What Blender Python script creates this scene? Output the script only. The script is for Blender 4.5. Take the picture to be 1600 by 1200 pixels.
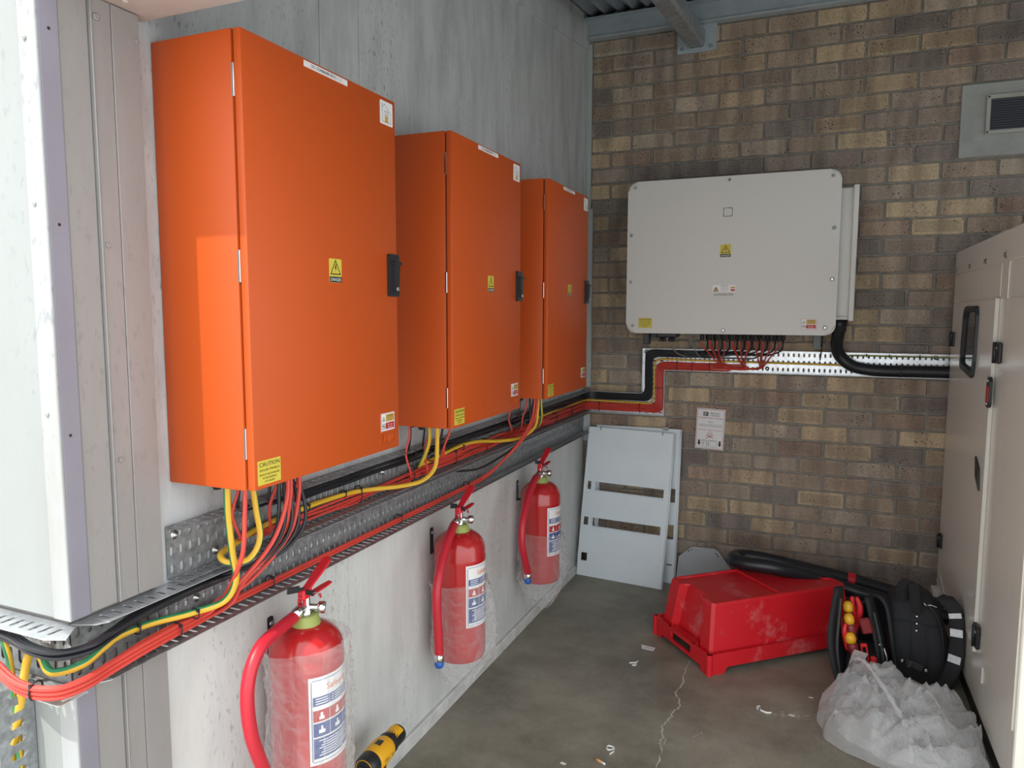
import bpy, bmesh, math, random
from mathutils import Vector, Matrix, noise
random.seed(7)
R = random.Random(11)
scene = bpy.context.scene
for o in list(bpy.data.objects): bpy.data.objects.remove(o)
C = scene.collection

# ------------------------------------------------------------------ camera
cd = bpy.data.cameras.new('camera'); cam = bpy.data.objects.new('camera', cd); C.objects.link(cam)
FPX = 1143.085
cd.sensor_fit = 'HORIZONTAL'; cd.sensor_width = 36.0; cd.lens = 36.0 * FPX / 1600.0
cd.clip_start = 0.02; cd.clip_end = 200
_y, _p, _r = .39897, -.098438, .0019938
fw = Vector((-math.sin(_y)*math.cos(_p), math.cos(_y)*math.cos(_p), math.sin(_p)))
rt = Vector((math.cos(_y), math.sin(_y), 0)); up = rt.cross(fw)
rt2 = rt*math.cos(_r) + up*math.sin(_r); up2 = up*math.cos(_r) - rt*math.sin(_r)
M = Matrix((( rt2.x, up2.x, -fw.x, 1.24), (rt2.y, up2.y, -fw.y, 0.0), (rt2.z, up2.z, -fw.z, 1.48), (0, 0, 0, 1)))
cam.matrix_world = M
scene.camera = cam

# ------------------------------------------------------------------ world, sun, exposure
w = bpy.data.worlds.new('sky'); scene.world = w; w.use_nodes = True
nt = w.node_tree; bg = nt.nodes['Background']
bg.inputs['Color'].default_value = (0.93, 0.97, 1.0, 1); bg.inputs['Strength'].default_value = 1.65
sd = bpy.data.lights.new('sun', 'SUN'); sun = bpy.data.objects.new('sun', sd); C.objects.link(sun)
sd.energy = 2.6; sd.color = (1.0, 0.95, 0.87); sd.angle = 0.01
sdir = Vector((0.28, 1.0, -1.68))
sun.rotation_euler = sdir.to_track_quat('-Z', 'Y').to_euler()
sun.location = (-1, -3, 6)
vs = scene.view_settings
vs.view_transform = 'Standard'; vs.look = 'None'; vs.exposure = 0.6; vs.gamma = 1.0; vs.use_curve_mapping = False

# ------------------------------------------------------------------ materials
MATS = {}
def mat(name, col, rough=.5, metal=0., var=0., scale=8., bump=0., bscale=60., spec=None, coat=0., col2=None, detail=6.):
    if name in MATS: return MATS[name]
    m = bpy.data.materials.new(name); m.use_nodes = True; n = m.node_tree.nodes; l = m.node_tree.links
    b = n['Principled BSDF']; b.inputs['Base Color'].default_value = (*col, 1); b.inputs['Roughness'].default_value = rough
    b.inputs['Metallic'].default_value = metal
    if spec is not None: b.inputs['Specular IOR Level'].default_value = spec
    if coat: b.inputs['Coat Weight'].default_value = coat; b.inputs['Coat Roughness'].default_value = .12
    if var or bump or col2: tc = n.new('ShaderNodeTexCoord')
    if var or col2:
        no = n.new('ShaderNodeTexNoise'); no.inputs['Scale'].default_value = scale; no.inputs['Detail'].default_value = detail; no.inputs['Roughness'].default_value = .62
        cr = n.new('ShaderNodeValToRGB'); cr.color_ramp.elements[0].position = .32; cr.color_ramp.elements[1].position = .68
        c2 = col2 if col2 else tuple(min(1, c*(1+var)) for c in col); c1 = col if col2 else tuple(c*(1-var) for c in col)
        cr.color_ramp.elements[0].color = (*c1, 1); cr.color_ramp.elements[1].color = (*c2, 1)
        l.new(tc.outputs['Object'], no.inputs['Vector']); l.new(no.outputs['Fac'], cr.inputs['Fac']); l.new(cr.outputs['Color'], b.inputs['Base Color'])
    if bump:
        nb = n.new('ShaderNodeTexNoise'); nb.inputs['Scale'].default_value = bscale; nb.inputs['Detail'].default_value = 4
        bp = n.new('ShaderNodeBump'); bp.inputs['Strength'].default_value = bump; bp.inputs['Distance'].default_value = .004
        l.new(tc.outputs['Object'], nb.inputs['Vector']); l.new(nb.outputs['Fac'], bp.inputs['Height']); l.new(bp.outputs['Normal'], b.inputs['Normal'])
    MATS[name] = m
    return m

def wall_paint(name, col, dirt, amount, tall=.25, speck=.35, sscale=75):
    """painted sheet metal with vertical streaks, speckles and scuffs"""
    m = bpy.data.materials.new(name); m.use_nodes = True; n = m.node_tree.nodes; l = m.node_tree.links
    b = n['Principled BSDF']; b.inputs['Roughness'].default_value = .42
    tc = n.new('ShaderNodeTexCoord'); mp = n.new('ShaderNodeMapping'); mp.inputs['Scale'].default_value = (7, 7, 7*tall)
    l.new(tc.outputs['Object'], mp.inputs['Vector'])
    n1 = n.new('ShaderNodeTexNoise'); n1.inputs['Scale'].default_value = 1.3; n1.inputs['Detail'].default_value = 8; n1.inputs['Roughness'].default_value = .68
    l.new(mp.outputs['Vector'], n1.inputs['Vector'])
    r1 = n.new('ShaderNodeValToRGB'); r1.color_ramp.elements[0].position = .42; r1.color_ramp.elements[1].position = .72
    r1.color_ramp.elements[0].color = (0, 0, 0, 1); r1.color_ramp.elements[1].color = (amount,)*3 + (1,)
    l.new(n1.outputs['Fac'], r1.inputs['Fac'])
    mx = n.new('ShaderNodeMix'); mx.data_type = 'RGBA'; mx.inputs['A'].default_value = (*col, 1); mx.inputs['B'].default_value = (*dirt, 1)
    l.new(r1.outputs['Color'], mx.inputs['Factor'])
    # fine dark specks, masked by a coarse patch noise
    n2 = n.new('ShaderNodeTexNoise'); n2.inputs['Scale'].default_value = sscale; n2.inputs['Detail'].default_value = 4
    mp2 = n.new('ShaderNodeMapping'); mp2.inputs['Scale'].default_value = (1, 1, .45); l.new(tc.outputs['Object'], mp2.inputs['Vector']); l.new(mp2.outputs['Vector'], n2.inputs['Vector'])
    r2 = n.new('ShaderNodeValToRGB'); r2.color_ramp.elements[0].position = .58; r2.color_ramp.elements[1].position = .68
    l.new(n2.outputs['Fac'], r2.inputs['Fac'])
    n3 = n.new('ShaderNodeTexNoise'); n3.inputs['Scale'].default_value = 2.6; n3.inputs['Detail'].default_value = 3; l.new(mp.outputs['Vector'], n3.inputs['Vector']); n3.inputs['Scale'].default_value = .55
    r3 = n.new('ShaderNodeValToRGB'); r3.color_ramp.elements[0].position = .46; r3.color_ramp.elements[1].position = .66
    l.new(n3.outputs['Fac'], r3.inputs['Fac'])
    mu = n.new('ShaderNodeMath'); mu.operation = 'MULTIPLY'; l.new(r2.outputs['Color'], mu.inputs[0]); l.new(r3.outputs['Color'], mu.inputs[1])
    mu2 = n.new('ShaderNodeMath'); mu2.operation = 'MULTIPLY'; l.new(mu.outputs[0], mu2.inputs[0]); mu2.inputs[1].default_value = speck
    mx2 = n.new('ShaderNodeMix'); mx2.data_type = 'RGBA'; mx2.inputs['B'].default_value = (.06, .06, .06, 1)
    l.new(mu2.outputs[0], mx2.inputs['Factor']); l.new(mx.outputs['Result'], mx2.inputs['A']); l.new(mx2.outputs['Result'], b.inputs['Base Color'])
    nb = n.new('ShaderNodeTexNoise'); nb.inputs['Scale'].default_value = 5; nb.inputs['Detail'].default_value = 3
    bp = n.new('ShaderNodeBump'); bp.inputs['Strength'].default_value = .25; bp.inputs['Distance'].default_value = .01
    l.new(tc.outputs['Object'], nb.inputs['Vector']); l.new(nb.outputs['Fac'], bp.inputs['Height']); l.new(bp.outputs['Normal'], b.inputs['Normal'])
    MATS[name] = m
    return m

M_wall = wall_paint('wall_sheet_white', (.685, .70, .685), (.43, .445, .435), .55, speck=.42, sscale=95)
M_wallup = wall_paint('wall_sheet_grimy_shaded', (.54, .565, .57), (.30, .315, .32), .8, speck=.72, sscale=110)  # specks are grime; darker base paints in shade higher up the same wall
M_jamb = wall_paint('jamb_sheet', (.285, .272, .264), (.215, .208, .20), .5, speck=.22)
M_lav = mat('lavender_flashing', (.232, .222, .265), .5, var=.06, scale=6)
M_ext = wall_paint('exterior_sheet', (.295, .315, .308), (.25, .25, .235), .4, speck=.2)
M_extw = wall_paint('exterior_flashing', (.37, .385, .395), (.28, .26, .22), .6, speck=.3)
M_soffit = mat('soffit_board', (.50, .43, .40), .7, var=.12, scale=5)
M_roof = mat('roof_sheet', (.50, .58, .66), .5, metal=.25, var=.08, scale=3)
M_roofsteel = mat('roof_steel', (.42, .49, .53), .5, metal=.3, var=.12, scale=9, bump=.2)
M_rafter = mat('rafter_steel', (.34, .37, .39), .38, metal=.5, var=.3, scale=25, bump=.5)
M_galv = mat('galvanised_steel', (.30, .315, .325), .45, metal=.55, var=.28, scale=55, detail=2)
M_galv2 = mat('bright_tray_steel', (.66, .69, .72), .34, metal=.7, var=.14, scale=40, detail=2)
M_orange = mat('orange_powder_coat', (.53, .076, .0045), .48, bump=.05, bscale=700)
M_cream = None
M_black = mat('black_plastic', (.018, .019, .022), .38)
M_blacksoft = mat('black_rubber', (.022, .025, .03), .5)
M_blackcable = mat('black_cable', (.014, .016, .021), .36)
M_redcable = mat('red_cable', (.62, .062, .045), .42)
M_yellow = mat('yellow_insulation', (.72, .44, .035), .4)
M_green = mat('green_insulation', (.03, .22, .09), .4)
M_greycable = mat('grey_cable', (.28, .28, .28), .5)
M_red = mat('extinguisher_red', (.46, .016, .018), .22, coat=.5)
M_redhose = mat('red_rubber_hose', (.52, .018, .035), .38)
M_redplast = mat('red_lever_plastic', (.62, .018, .03), .35)
M_chrome = mat('chrome', (.72, .72, .72), .14, metal=1)
M_lime = mat('lime_ring', (.33, .38, .10), .45)
M_blue = mat('blue_cap', (.02, .11, .46), .4)
M_white = mat('white_label', (.80, .80, .80), .45)
M_ink = mat('black_ink', (.012, .012, .014), .5)
M_ylabel = mat('yellow_label', (.63, .52, .06), .5)
M_redlabel = mat('red_label', (.45, .02, .02), .5)
M_orlabel = mat('orange_print', (.75, .2, .05), .5)
M_bluelabel = mat('navy_print', (.05, .085, .26), .5)
M_ochre = mat('ochre_print', (.58, .37, .08), .5)
M_steel = mat('zinc_screw', (.55, .55, .54), .3, metal=.9)
M_inv = mat('inverter_grey', (.64, .635, .605), .45, bump=.06, bscale=500)
M_invback = mat('inverter_dark', (.05, .055, .06), .5)
M_panel = mat('blue_white_panel', (.76, .83, .87), .4, var=.03, scale=4)
M_plate = mat('grey_plate', (.42, .45, .465), .5, var=.07, scale=10)
M_bagfab = mat('black_nylon', (.020, .021, .024), .75, bump=.4, bscale=900)
M_refl = mat('reflective_tape', (.78, .81, .84), .3, var=.12, scale=60)
M_toolred = mat('tool_red', (.62, .02, .025), .35)
M_toolyel = mat('tool_yellow', (.78, .42, .02), .35)
M_toolmar = mat('tool_maroon', (.22, .02, .02), .4)
M_dyel = mat('drill_yellow', (.80, .41, .015), .4)
M_glass = mat('dark_window', (.05, .052, .055), .08)
M_tape = mat('masking_tape', (.70, .70, .66), .5)
M_paper = mat('paper_white', (.80, .80, .77), .6)
M_filter = mat('filter_orange', (.75, .36, .10), .7)
M_mortar = mat('mortar', (.245, .23, .205), .9, var=.2, scale=30, bump=.5, bscale=200)
M_render = mat('cement_render', (.36, .375, .355), .85, var=.14, scale=7, bump=.3, bscale=120)
M_kerb = mat('kerb_paint', (.62, .625, .60), .6, var=.18, scale=14, bump=.2)
M_stripgrey = mat('corner_strip', (.44, .48, .48), .5, var=.05)
M_ground = mat('outdoor_paving', (.46, .45, .42), .9, var=.12, scale=3)
M_basegen = mat('black_skid', (.02, .021, .023), .45)

def brick_material():
    m = bpy.data.materials.new('brick_face'); m.use_nodes = True; n = m.node_tree.nodes; l = m.node_tree.links
    b = n['Principled BSDF']; b.inputs['Roughness'].default_value = .85
    oi = n.new('ShaderNodeObjectInfo'); tc = n.new('ShaderNodeTexCoord')
    geo = n.new('ShaderNodeNewGeometry')
    # large tone bands (kiss marks) along the length
    mp = n.new('ShaderNodeMapping'); mp.inputs['Scale'].default_value = (14, 3, 3); l.new(geo.outputs['Position'], mp.inputs['Vector'])
    n1 = n.new('ShaderNodeTexNoise'); n1.inputs['Scale'].default_value = 1.0; n1.inputs['Detail'].default_value = 2; l.new(mp.outputs['Vector'], n1.inputs['Vector'])
    r1 = n.new('ShaderNodeValToRGB'); r1.color_ramp.elements[0].position = .35; r1.color_ramp.elements[1].position = .62
    r1.color_ramp.elements[0].color = (.68, .66, .66, 1); r1.color_ramp.elements[1].color = (1.10, 1.08, 1.03, 1)
    l.new(n1.outputs['Fac'], r1.inputs['Fac'])
    m1 = n.new('ShaderNodeMix'); m1.data_type = 'RGBA'; m1.blend_type = 'MULTIPLY'; m1.inputs['Factor'].default_value = 1
    l.new(oi.outputs['Color'], m1.inputs['A']); l.new(r1.outputs['Color'], m1.inputs['B'])
    # browned heart with a paler arris, strength varies from brick to brick
    sx = n.new('ShaderNodeSeparateXYZ'); l.new(tc.outputs['Object'], sx.inputs[0])
    def edge(out, half):
        ab = n.new('ShaderNodeMath'); ab.operation = 'ABSOLUTE'; l.new(out, ab.inputs[0])
        mr = n.new('ShaderNodeMapRange'); mr.interpolation_type = 'SMOOTHSTEP'; mr.inputs['From Min'].default_value = half; mr.inputs['From Max'].default_value = half-.012; l.new(ab.outputs[0], mr.inputs['Value']); return mr.outputs['Result']
    em = n.new('ShaderNodeMath'); em.operation = 'MULTIPLY'; l.new(edge(sx.outputs['X'], .104), em.inputs[0]); l.new(edge(sx.outputs['Z'], .034), em.inputs[1])
    rs = n.new('ShaderNodeMapRange'); rs.inputs['To Min'].default_value = -.05; rs.inputs['To Max'].default_value = .36; l.new(oi.outputs['Random'], rs.inputs['Value'])
    ef = n.new('ShaderNodeMath'); ef.operation = 'MULTIPLY'; ef.use_clamp = True; l.new(em.outputs[0], ef.inputs[0]); l.new(rs.outputs['Result'], ef.inputs[1])
    mh = n.new('ShaderNodeMix'); mh.data_type = 'RGBA'; mh.inputs['B'].default_value = (.11, .08, .065, 1); l.new(ef.outputs[0], mh.inputs['Factor']); l.new(m1.outputs['Result'], mh.inputs['A']); m1 = mh
    # fine grain
    n2 = n.new('ShaderNodeTexNoise'); n2.inputs['Scale'].default_value = 190; n2.inputs['Detail'].default_value = 5; l.new(geo.outputs['Position'], n2.inputs['Vector'])
    r2 = n.new('ShaderNodeValToRGB'); r2.color_ramp.elements[0].position = .3; r2.color_ramp.elements[1].position = .75
    r2.color_ramp.elements[0].color = (.72, .72, .72, 1); r2.color_ramp.elements[1].color = (1.22, 1.2, 1.18, 1)
    l.new(n2.outputs['Fac'], r2.inputs['Fac'])
    m2 = n.new('ShaderNodeMix'); m2.data_type = 'RGBA'; m2.blend_type = 'MULTIPLY'; m2.inputs['Factor'].default_value = 1
    l.new(m1.outputs['Result'], m2.inputs['A']); l.new(r2.outputs['Color'], m2.inputs['B'])
    # iron spots
    v = n.new('ShaderNodeTexVoronoi'); v.inputs['Scale'].default_value = 62; l.new(geo.outputs['Position'], v.inputs['Vector'])
    n4 = n.new('ShaderNodeTexNoise'); n4.inputs['Scale'].default_value = 9; l.new(geo.outputs['Position'], n4.inputs['Vector'])
    ad = n.new('ShaderNodeMath'); ad.operation = 'MULTIPLY_ADD'; ad.inputs[1].default_value = -.60; ad.inputs[2].default_value = .50; l.new(n4.outputs['Fac'], ad.inputs[0])
    lt = n.new('ShaderNodeMath'); lt.operation = 'SUBTRACT'; l.new(ad.outputs[0], lt.inputs[0]); l.new(v.outputs['Distance'], lt.inputs[1])
    r3 = n.new('ShaderNodeValToRGB'); r3.color_ramp.elements[0].position = .02; r3.color_ramp.elements[1].position = .08
    r3.color_ramp.elements[0].color = (0, 0, 0, 1); r3.color_ramp.elements[1].color = (.78, .78, .78, 1)
    l.new(lt.outputs[0], r3.inputs['Fac'])
    m3 = n.new('ShaderNodeMix'); m3.data_type = 'RGBA'; m3.inputs['B'].default_value = (.045, .038, .035, 1)
    l.new(r3.outputs['Color'], m3.inputs['Factor']); l.new(m2.outputs['Result'], m3.inputs['A'])
    l.new(m3.outputs['Result'], b.inputs['Base Color'])
    bp = n.new('ShaderNodeBump'); bp.inputs['Strength'].default_value = .5; bp.inputs['Distance'].default_value = .003
    l.new(n2.outputs['Fac'], bp.inputs['Height']); l.new(bp.outputs['Normal'], b.inputs['Normal'])
    return m
M_brick = brick_material()

def floor_material():
    m = bpy.data.materials.new('concrete_floor'); m.use_nodes = True; n = m.node_tree.nodes; l = m.node_tree.links
    b = n['Principled BSDF']; tc = n.new('ShaderNodeTexCoord')
    def nz(s, d, r=.6):
        q = n.new('ShaderNodeTexNoise'); q.inputs['Scale'].default_value = s; q.inputs['Detail'].default_value = d; q.inputs['Roughness'].default_value = r
        l.new(tc.outputs['Object'], q.inputs['Vector']); return q
    a = nz(2.2, 10, .70); r = n.new('ShaderNodeValToRGB'); r.color_ramp.elements[0].position = .38; r.color_ramp.elements[1].position = .62
    r.color_ramp.elements[0].color = (.175, .158, .123, 1); r.color_ramp.elements[1].color = (.32, .296, .238, 1); l.new(a.outputs['Fac'], r.inputs['Fac'])
    g = nz(260, 3); rg = n.new('ShaderNodeValToRGB'); rg.color_ramp.elements[0].position = .3; rg.color_ramp.elements[1].position = .7
    rg.color_ramp.elements[0].color = (.75, .75, .75, 1); rg.color_ramp.elements[1].color = (1.2, 1.2, 1.18, 1); l.new(g.outputs['Fac'], rg.inputs['Fac'])
    mx = n.new('ShaderNodeMix'); mx.data_type = 'RGBA'; mx.blend_type = 'MULTIPLY'; mx.inputs['Factor'].default_value = 1
    l.new(r.outputs['Color'], mx.inputs['A']); l.new(rg.outputs['Color'], mx.inputs['B'])
    # pale specks of dust
    s = nz(48, 2); rs = n.new('ShaderNodeValToRGB'); rs.color_ramp.elements[0].position = .755; rs.color_ramp.elements[1].position = .80
    rs.color_ramp.elements[0].color = (0, 0, 0, 1); rs.color_ramp.elements[1].color = (.6, .6, .6, 1); l.new(s.outputs['Fac'], rs.inputs['Fac'])
    m2 = n.new('ShaderNodeMix'); m2.data_type = 'RGBA'; m2.inputs['B'].default_value = (.45, .43, .40, 1)
    l.new(rs.outputs['Color'], m2.inputs['Factor']); l.new(mx.outputs['Result'], m2.inputs['A']); l.new(m2.outputs['Result'], b.inputs['Base Color'])
    rr = n.new('ShaderNodeMapRange'); rr.inputs['To Min'].default_value = .38; rr.inputs['To Max'].default_value = .62; l.new(a.outputs['Fac'], rr.inputs['Value']); l.new(rr.outputs['Result'], b.inputs['Roughness'])
    bp = n.new('ShaderNodeBump'); bp.inputs['Strength'].default_value = .15; bp.inputs['Distance'].default_value = .003
    l.new(g.outputs['Fac'], bp.inputs['Height']); l.new(bp.outputs['Normal'], b.inputs['Normal'])
    return m
M_floor = floor_material()

def cream_material():
    m = bpy.data.materials.new('cream_gloss_paint'); m.use_nodes = True; n = m.node_tree.nodes; l = m.node_tree.links
    b = n['Principled BSDF']; b.inputs['Base Color'].default_value = (.86, .835, .75, 1); b.inputs['Roughness'].default_value = .22
    tc = n.new('ShaderNodeTexCoord'); mp = n.new('ShaderNodeMapping'); mp.inputs['Scale'].default_value = (3, 30, 1.2); l.new(tc.outputs['Object'], mp.inputs['Vector'])
    q = n.new('ShaderNodeTexNoise'); q.inputs['Scale'].default_value = 3; q.inputs['Detail'].default_value = 4; l.new(mp.outputs['Vector'], q.inputs['Vector'])
    rr = n.new('ShaderNodeMapRange'); rr.inputs['To Min'].default_value = .14; rr.inputs['To Max'].default_value = .30; l.new(q.outputs['Fac'], rr.inputs['Value']); l.new(rr.outputs['Result'], b.inputs['Roughness'])
    return m
M_cream = cream_material()

def crate_material():
    m = bpy.data.materials.new('scuffed_red_plastic'); m.use_nodes = True; n = m.node_tree.nodes; l = m.node_tree.links
    b = n['Principled BSDF']; b.inputs['Roughness'].default_value = .42; tc = n.new('ShaderNodeTexCoord')
    q = n.new('ShaderNodeTexNoise'); q.inputs['Scale'].default_value = 7; q.inputs['Detail'].default_value = 9; q.inputs['Roughness'].default_value = .72; l.new(tc.outputs['Object'], q.inputs['Vector'])
    r = n.new('ShaderNodeValToRGB'); r.color_ramp.elements[0].position = .55; r.color_ramp.elements[1].position = .80
    r.color_ramp.elements[0].color = (.66, .013, .022, 1); r.color_ramp.elements[1].color = (.66, .26, .26, 1)
    l.new(q.outputs['Fac'], r.inputs['Fac']); l.new(r.outputs['Color'], b.inputs['Base Color'])
    return m
M_crate = crate_material()

def plastic_film(name, opac, rough, tint=(1, 1, 1)):
    m = bpy.data.materials.new(name); m.use_nodes = True; n = m.node_tree.nodes; l = m.node_tree.links
    b = n['Principled BSDF']; b.inputs['Base Color'].default_value = (*[.85*t for t in tint], 1); b.inputs['Roughness'].default_value = rough
    b.inputs['Specular IOR Level'].default_value = .8
    t = n.new('ShaderNodeBsdfTransparent'); t.inputs['Color'].default_value = (.97, .97, .97, 1)
    lw = n.new('ShaderNodeLayerWeight'); lw.inputs['Blend'].default_value = .35
    tc = n.new('ShaderNodeTexCoord'); q = n.new('ShaderNodeTexNoise'); q.inputs['Scale'].default_value = 22; q.inputs['Detail'].default_value = 5; q.inputs['Distortion'].default_value = 1.2
    l.new(tc.outputs['Object'], q.inputs['Vector'])
    bp = n.new('ShaderNodeBump'); bp.inputs['Strength'].default_value = .6; bp.inputs['Distance'].default_value = .010
    l.new(q.outputs['Fac'], bp.inputs['Height']); l.new(bp.outputs['Normal'], b.inputs['Normal']); l.new(bp.outputs['Normal'], lw.inputs['Normal'])
    mr = n.new('ShaderNodeMapRange'); mr.inputs['To Min'].default_value = opac; mr.inputs['To Max'].default_value = min(1, opac+.55); l.new(lw.outputs['Facing'], mr.inputs['Value'])
    mx = n.new('ShaderNodeMixShader'); l.new(mr.outputs['Result'], mx.inputs['Fac']); l.new(t.outputs['BSDF'], mx.inputs[1]); l.new(b.outputs['BSDF'], mx.inputs[2])
    l.new(mx.outputs['Shader'], n['Material Output'].inputs['Surface'])
    return m
M_film = plastic_film('clear_wrap_film', .07, .12)
M_bagfilm = plastic_film('milky_bag_film', .22, .10)

# ------------------------------------------------------------------ mesh helpers
def V(*a): return Vector(a)
def nbm(): return bmesh.new()
def origin(o):
    p = Vector((0, 0, 0))
    while o is not None: p += o.location; o = o.parent
    return p
def obj(name, bm, m, parent=None, smooth=False, loc=None):
    """bm is given in world coordinates"""
    if parent is not None: off = origin(parent)
    elif loc is not None: off = Vector(loc)
    else: off = Vector((0, 0, 0))
    if off.length: bmesh.ops.translate(bm, verts=bm.verts, vec=-off)
    me = bpy.data.meshes.new(name); bm.to_mesh(me); bm.free()
    ms = m if isinstance(m, (list, tuple)) else [m]
    for q in ms: me.materials.append(q)
    if smooth:
        for p in me.polygons: p.use_smooth = True
        try: me.set_sharp_from_angle(angle=math.radians(40))
        except Exception: pass
    o = bpy.data.objects.new(name, me); C.objects.link(o)
    if parent is not None: o.parent = parent
    elif loc is not None: o.location = loc
    return o
def tag(o, label, cat, group=None):
    o['label'] = label; o['category'] = cat
    if group: o['group'] = group
    return o
def struct(name, bm, m, label=None, **k):
    o = obj(name, bm, m, **k); o['kind'] = 'structure'
    if label: o['label'] = label
    return o
def thing(name, label, cat, loc, group=None):
    o = bpy.data.objects.new(name, None); C.objects.link(o); o.location = loc; o.empty_display_size = .05
    return tag(o, label, cat, group)
def dup(root, loc, label=None):
    r = root.copy(); C.objects.link(r); r.location = loc
    if label: r['label'] = label
    for ch in list(root.children):
        c = ch.copy(); C.objects.link(c); c.parent = r
        for g in list(ch.children):
            d = g.copy(); C.objects.link(d); d.parent = c
    return r
def box(bm, x0, x1, y0, y1, z0, z1, bev=0., seg=1):
    mtx = Matrix.Translation(((x0+x1)/2, (y0+y1)/2, (z0+z1)/2)) @ Matrix.Diagonal((abs(x1-x0), abs(y1-y0), abs(z1-z0), 1))
    r = bmesh.ops.create_cube(bm, size=1, matrix=mtx)
    if bev:
        es = list({e for v in r['verts'] for e in v.link_edges})
        bmesh.ops.bevel(bm, geom=es, offset=bev, segments=seg, affect='EDGES', profile=.5)
    return bm
def fbox(bm, O, A, B, N, a, b, n, bev=0.):
    """box centred at O with half sizes along unit vectors"""
    m3 = Matrix((A, B, N)).transposed().to_4x4()
    mtx = Matrix.Translation(O) @ m3 @ Matrix.Diagonal((a, b, n, 1))
    r = bmesh.ops.create_cube(bm, size=1, matrix=mtx)
    if bev:
        es = list({e for v in r['verts'] for e in v.link_edges})
        bmesh.ops.bevel(bm, geom=es, offset=bev, segments=1, affect='EDGES')
    return bm
def cr(pts, n=6, closed=False):
    P = [Vector(p) for p in pts]
    if len(P) < 3: return P
    out = []; L = len(P)
    for i in range(L if closed else L-1):
        if closed: a, b, c, d = P[i-1], P[i], P[(i+1) % L], P[(i+2) % L]
        else: a, b, c, d = P[max(i-1, 0)], P[i], P[i+1], P[min(i+2, L-1)]
        for k in range(n):
            t = k/n
            out.append(.5*((2*b) + (c-a)*t + (2*a-5*b+4*c-d)*t*t + (3*b-a-3*c+d)*t**3))
    if not closed: out.append(P[-1])
    return out
def tube(bm, pts, r, n=8, closed=False, stripe=None, caps=True):
    P = [Vector(p) for p in pts]; L = len(P)
    T = []
    for i in range(L):
        a = P[i-1] if (i > 0 or closed) else P[i]; b = P[(i+1) % L] if (i < L-1 or closed) else P[i]
        t = (b-a); T.append(t.normalized() if t.length > 1e-9 else Vector((0, 0, 1)))
    ref = Vector((0, 0, 1)) if abs(T[0].z) < .9 else Vector((1, 0, 0))
    nrm = (ref - T[0]*ref.dot(T[0])).normalized(); rings = []
    for i in range(L):
        nrm = (nrm - T[i]*nrm.dot(T[i])); nrm.normalize(); bi = T[i].cross(nrm)
        rr = r[i] if isinstance(r, (list, tuple)) else r
        rings.append([bm.verts.new(P[i] + (nrm*math.cos(2*math.pi*k/n) + bi*math.sin(2*math.pi*k/n))*rr) for k in range(n)])
    for i in range(L if closed else L-1):
        a = rings[i]; b = rings[(i+1) % L]
        for k in range(n):
            f = bm.faces.new((a[k], a[(k+1) % n], b[(k+1) % n], b[k])); f.smooth = True
            if stripe and k in stripe: f.material_index = 1
    if not closed and caps:
        bm.faces.new(list(reversed(rings[0]))); bm.faces.new(rings[-1])
    return bm
def lathe(bm, prof, cx, cy, n=32, a0=0, a1=2*math.pi, axis=None):
    """prof: list of (radius, z)"""
    full = abs(a1-a0-2*math.pi) < 1e-6; m = n if full else n+1; rings = []
    for (r, z) in prof:
        rings.append([bm.verts.new((cx+r*math.cos(a0+(a1-a0)*k/n), cy+r*math.sin(a0+(a1-a0)*k/n), z)) for k in range(m)])
    for i in range(len(prof)-1):
        for k in range(n):
            f = bm.faces.new((rings[i][k], rings[i][(k+1) % m], rings[i+1][(k+1) % m], rings[i+1][k])); f.smooth = True
    if full:
        if prof[0][0] > 1e-5: bm.faces.new(list(reversed(rings[0])))
        if prof[-1][0] > 1e-5: bm.faces.new(rings[-1])
    bmesh.ops.remove_doubles(bm, verts=bm.verts, dist=1e-6)
    return bm
def rodlathe(bm, prof, P, D, n=20):
    """prof (radius, distance) turned about the axis from P along D"""
    D = Vector(D).normalized(); P = Vector(P); ref = Vector((0, 0, 1)) if abs(D.z) < .9 else Vector((1, 0, 0))
    A = D.cross(ref).normalized(); B = D.cross(A); rings = []
    for r, t in prof: rings.append([bm.verts.new(P + D*t + (A*math.cos(2*math.pi*k/n)+B*math.sin(2*math.pi*k/n))*max(r, 1e-5)) for k in range(n)])
    for i in range(len(prof)-1):
        for k in range(n):
            f = bm.faces.new((rings[i][k], rings[i][(k+1) % n], rings[i+1][(k+1) % n], rings[i+1][k])); f.smooth = True
    bm.faces.new(list(reversed(rings[0]))); bm.faces.new(rings[-1])
    bmesh.ops.recalc_face_normals(bm, faces=bm.faces)
    return bm
def prism(bm, poly, O, A, B, t, hole=None):
    """extrude a 2D polygon (a,b) in the frame O,A,B by t along A x B"""
    A = Vector(A); B = Vector(B); N = A.cross(B).normalized(); O = Vector(O)
    lo = [bm.verts.new(O+A*a+B*b) for a, b in poly]; hi = [bm.verts.new(O+A*a+B*b+N*t) for a, b in poly]
    bm.faces.new(list(reversed(lo))); bm.faces.new(hi); L = len(poly)
    for i in range(L): bm.faces.new((lo[i], lo[(i+1) % L], hi[(i+1) % L], hi[i]))
    return bm
def rrect(w, h, r, n=5, cx=0, cy=0):
    p = []
    for sx, sy, a in ((1, 1, 0), (-1, 1, 90), (-1, -1, 180), (1, -1, 270)):
        for k in range(n+1):
            t = math.radians(a+90*k/n); p.append((cx+sx*(w/2-r)+r*math.cos(t), cy+sy*(h/2-r)+r*math.sin(t)))
    return p
AX = {'L': (V(0, 1, 0), V(0, 0, 1)), 'B': (V(1, 0, 0), V(0, 0, 1)), 'G': (V(0, -1, 0), V(0, 0, 1)), 'F': (V(1, 0, 0), V(0, 1, 0))}
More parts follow.
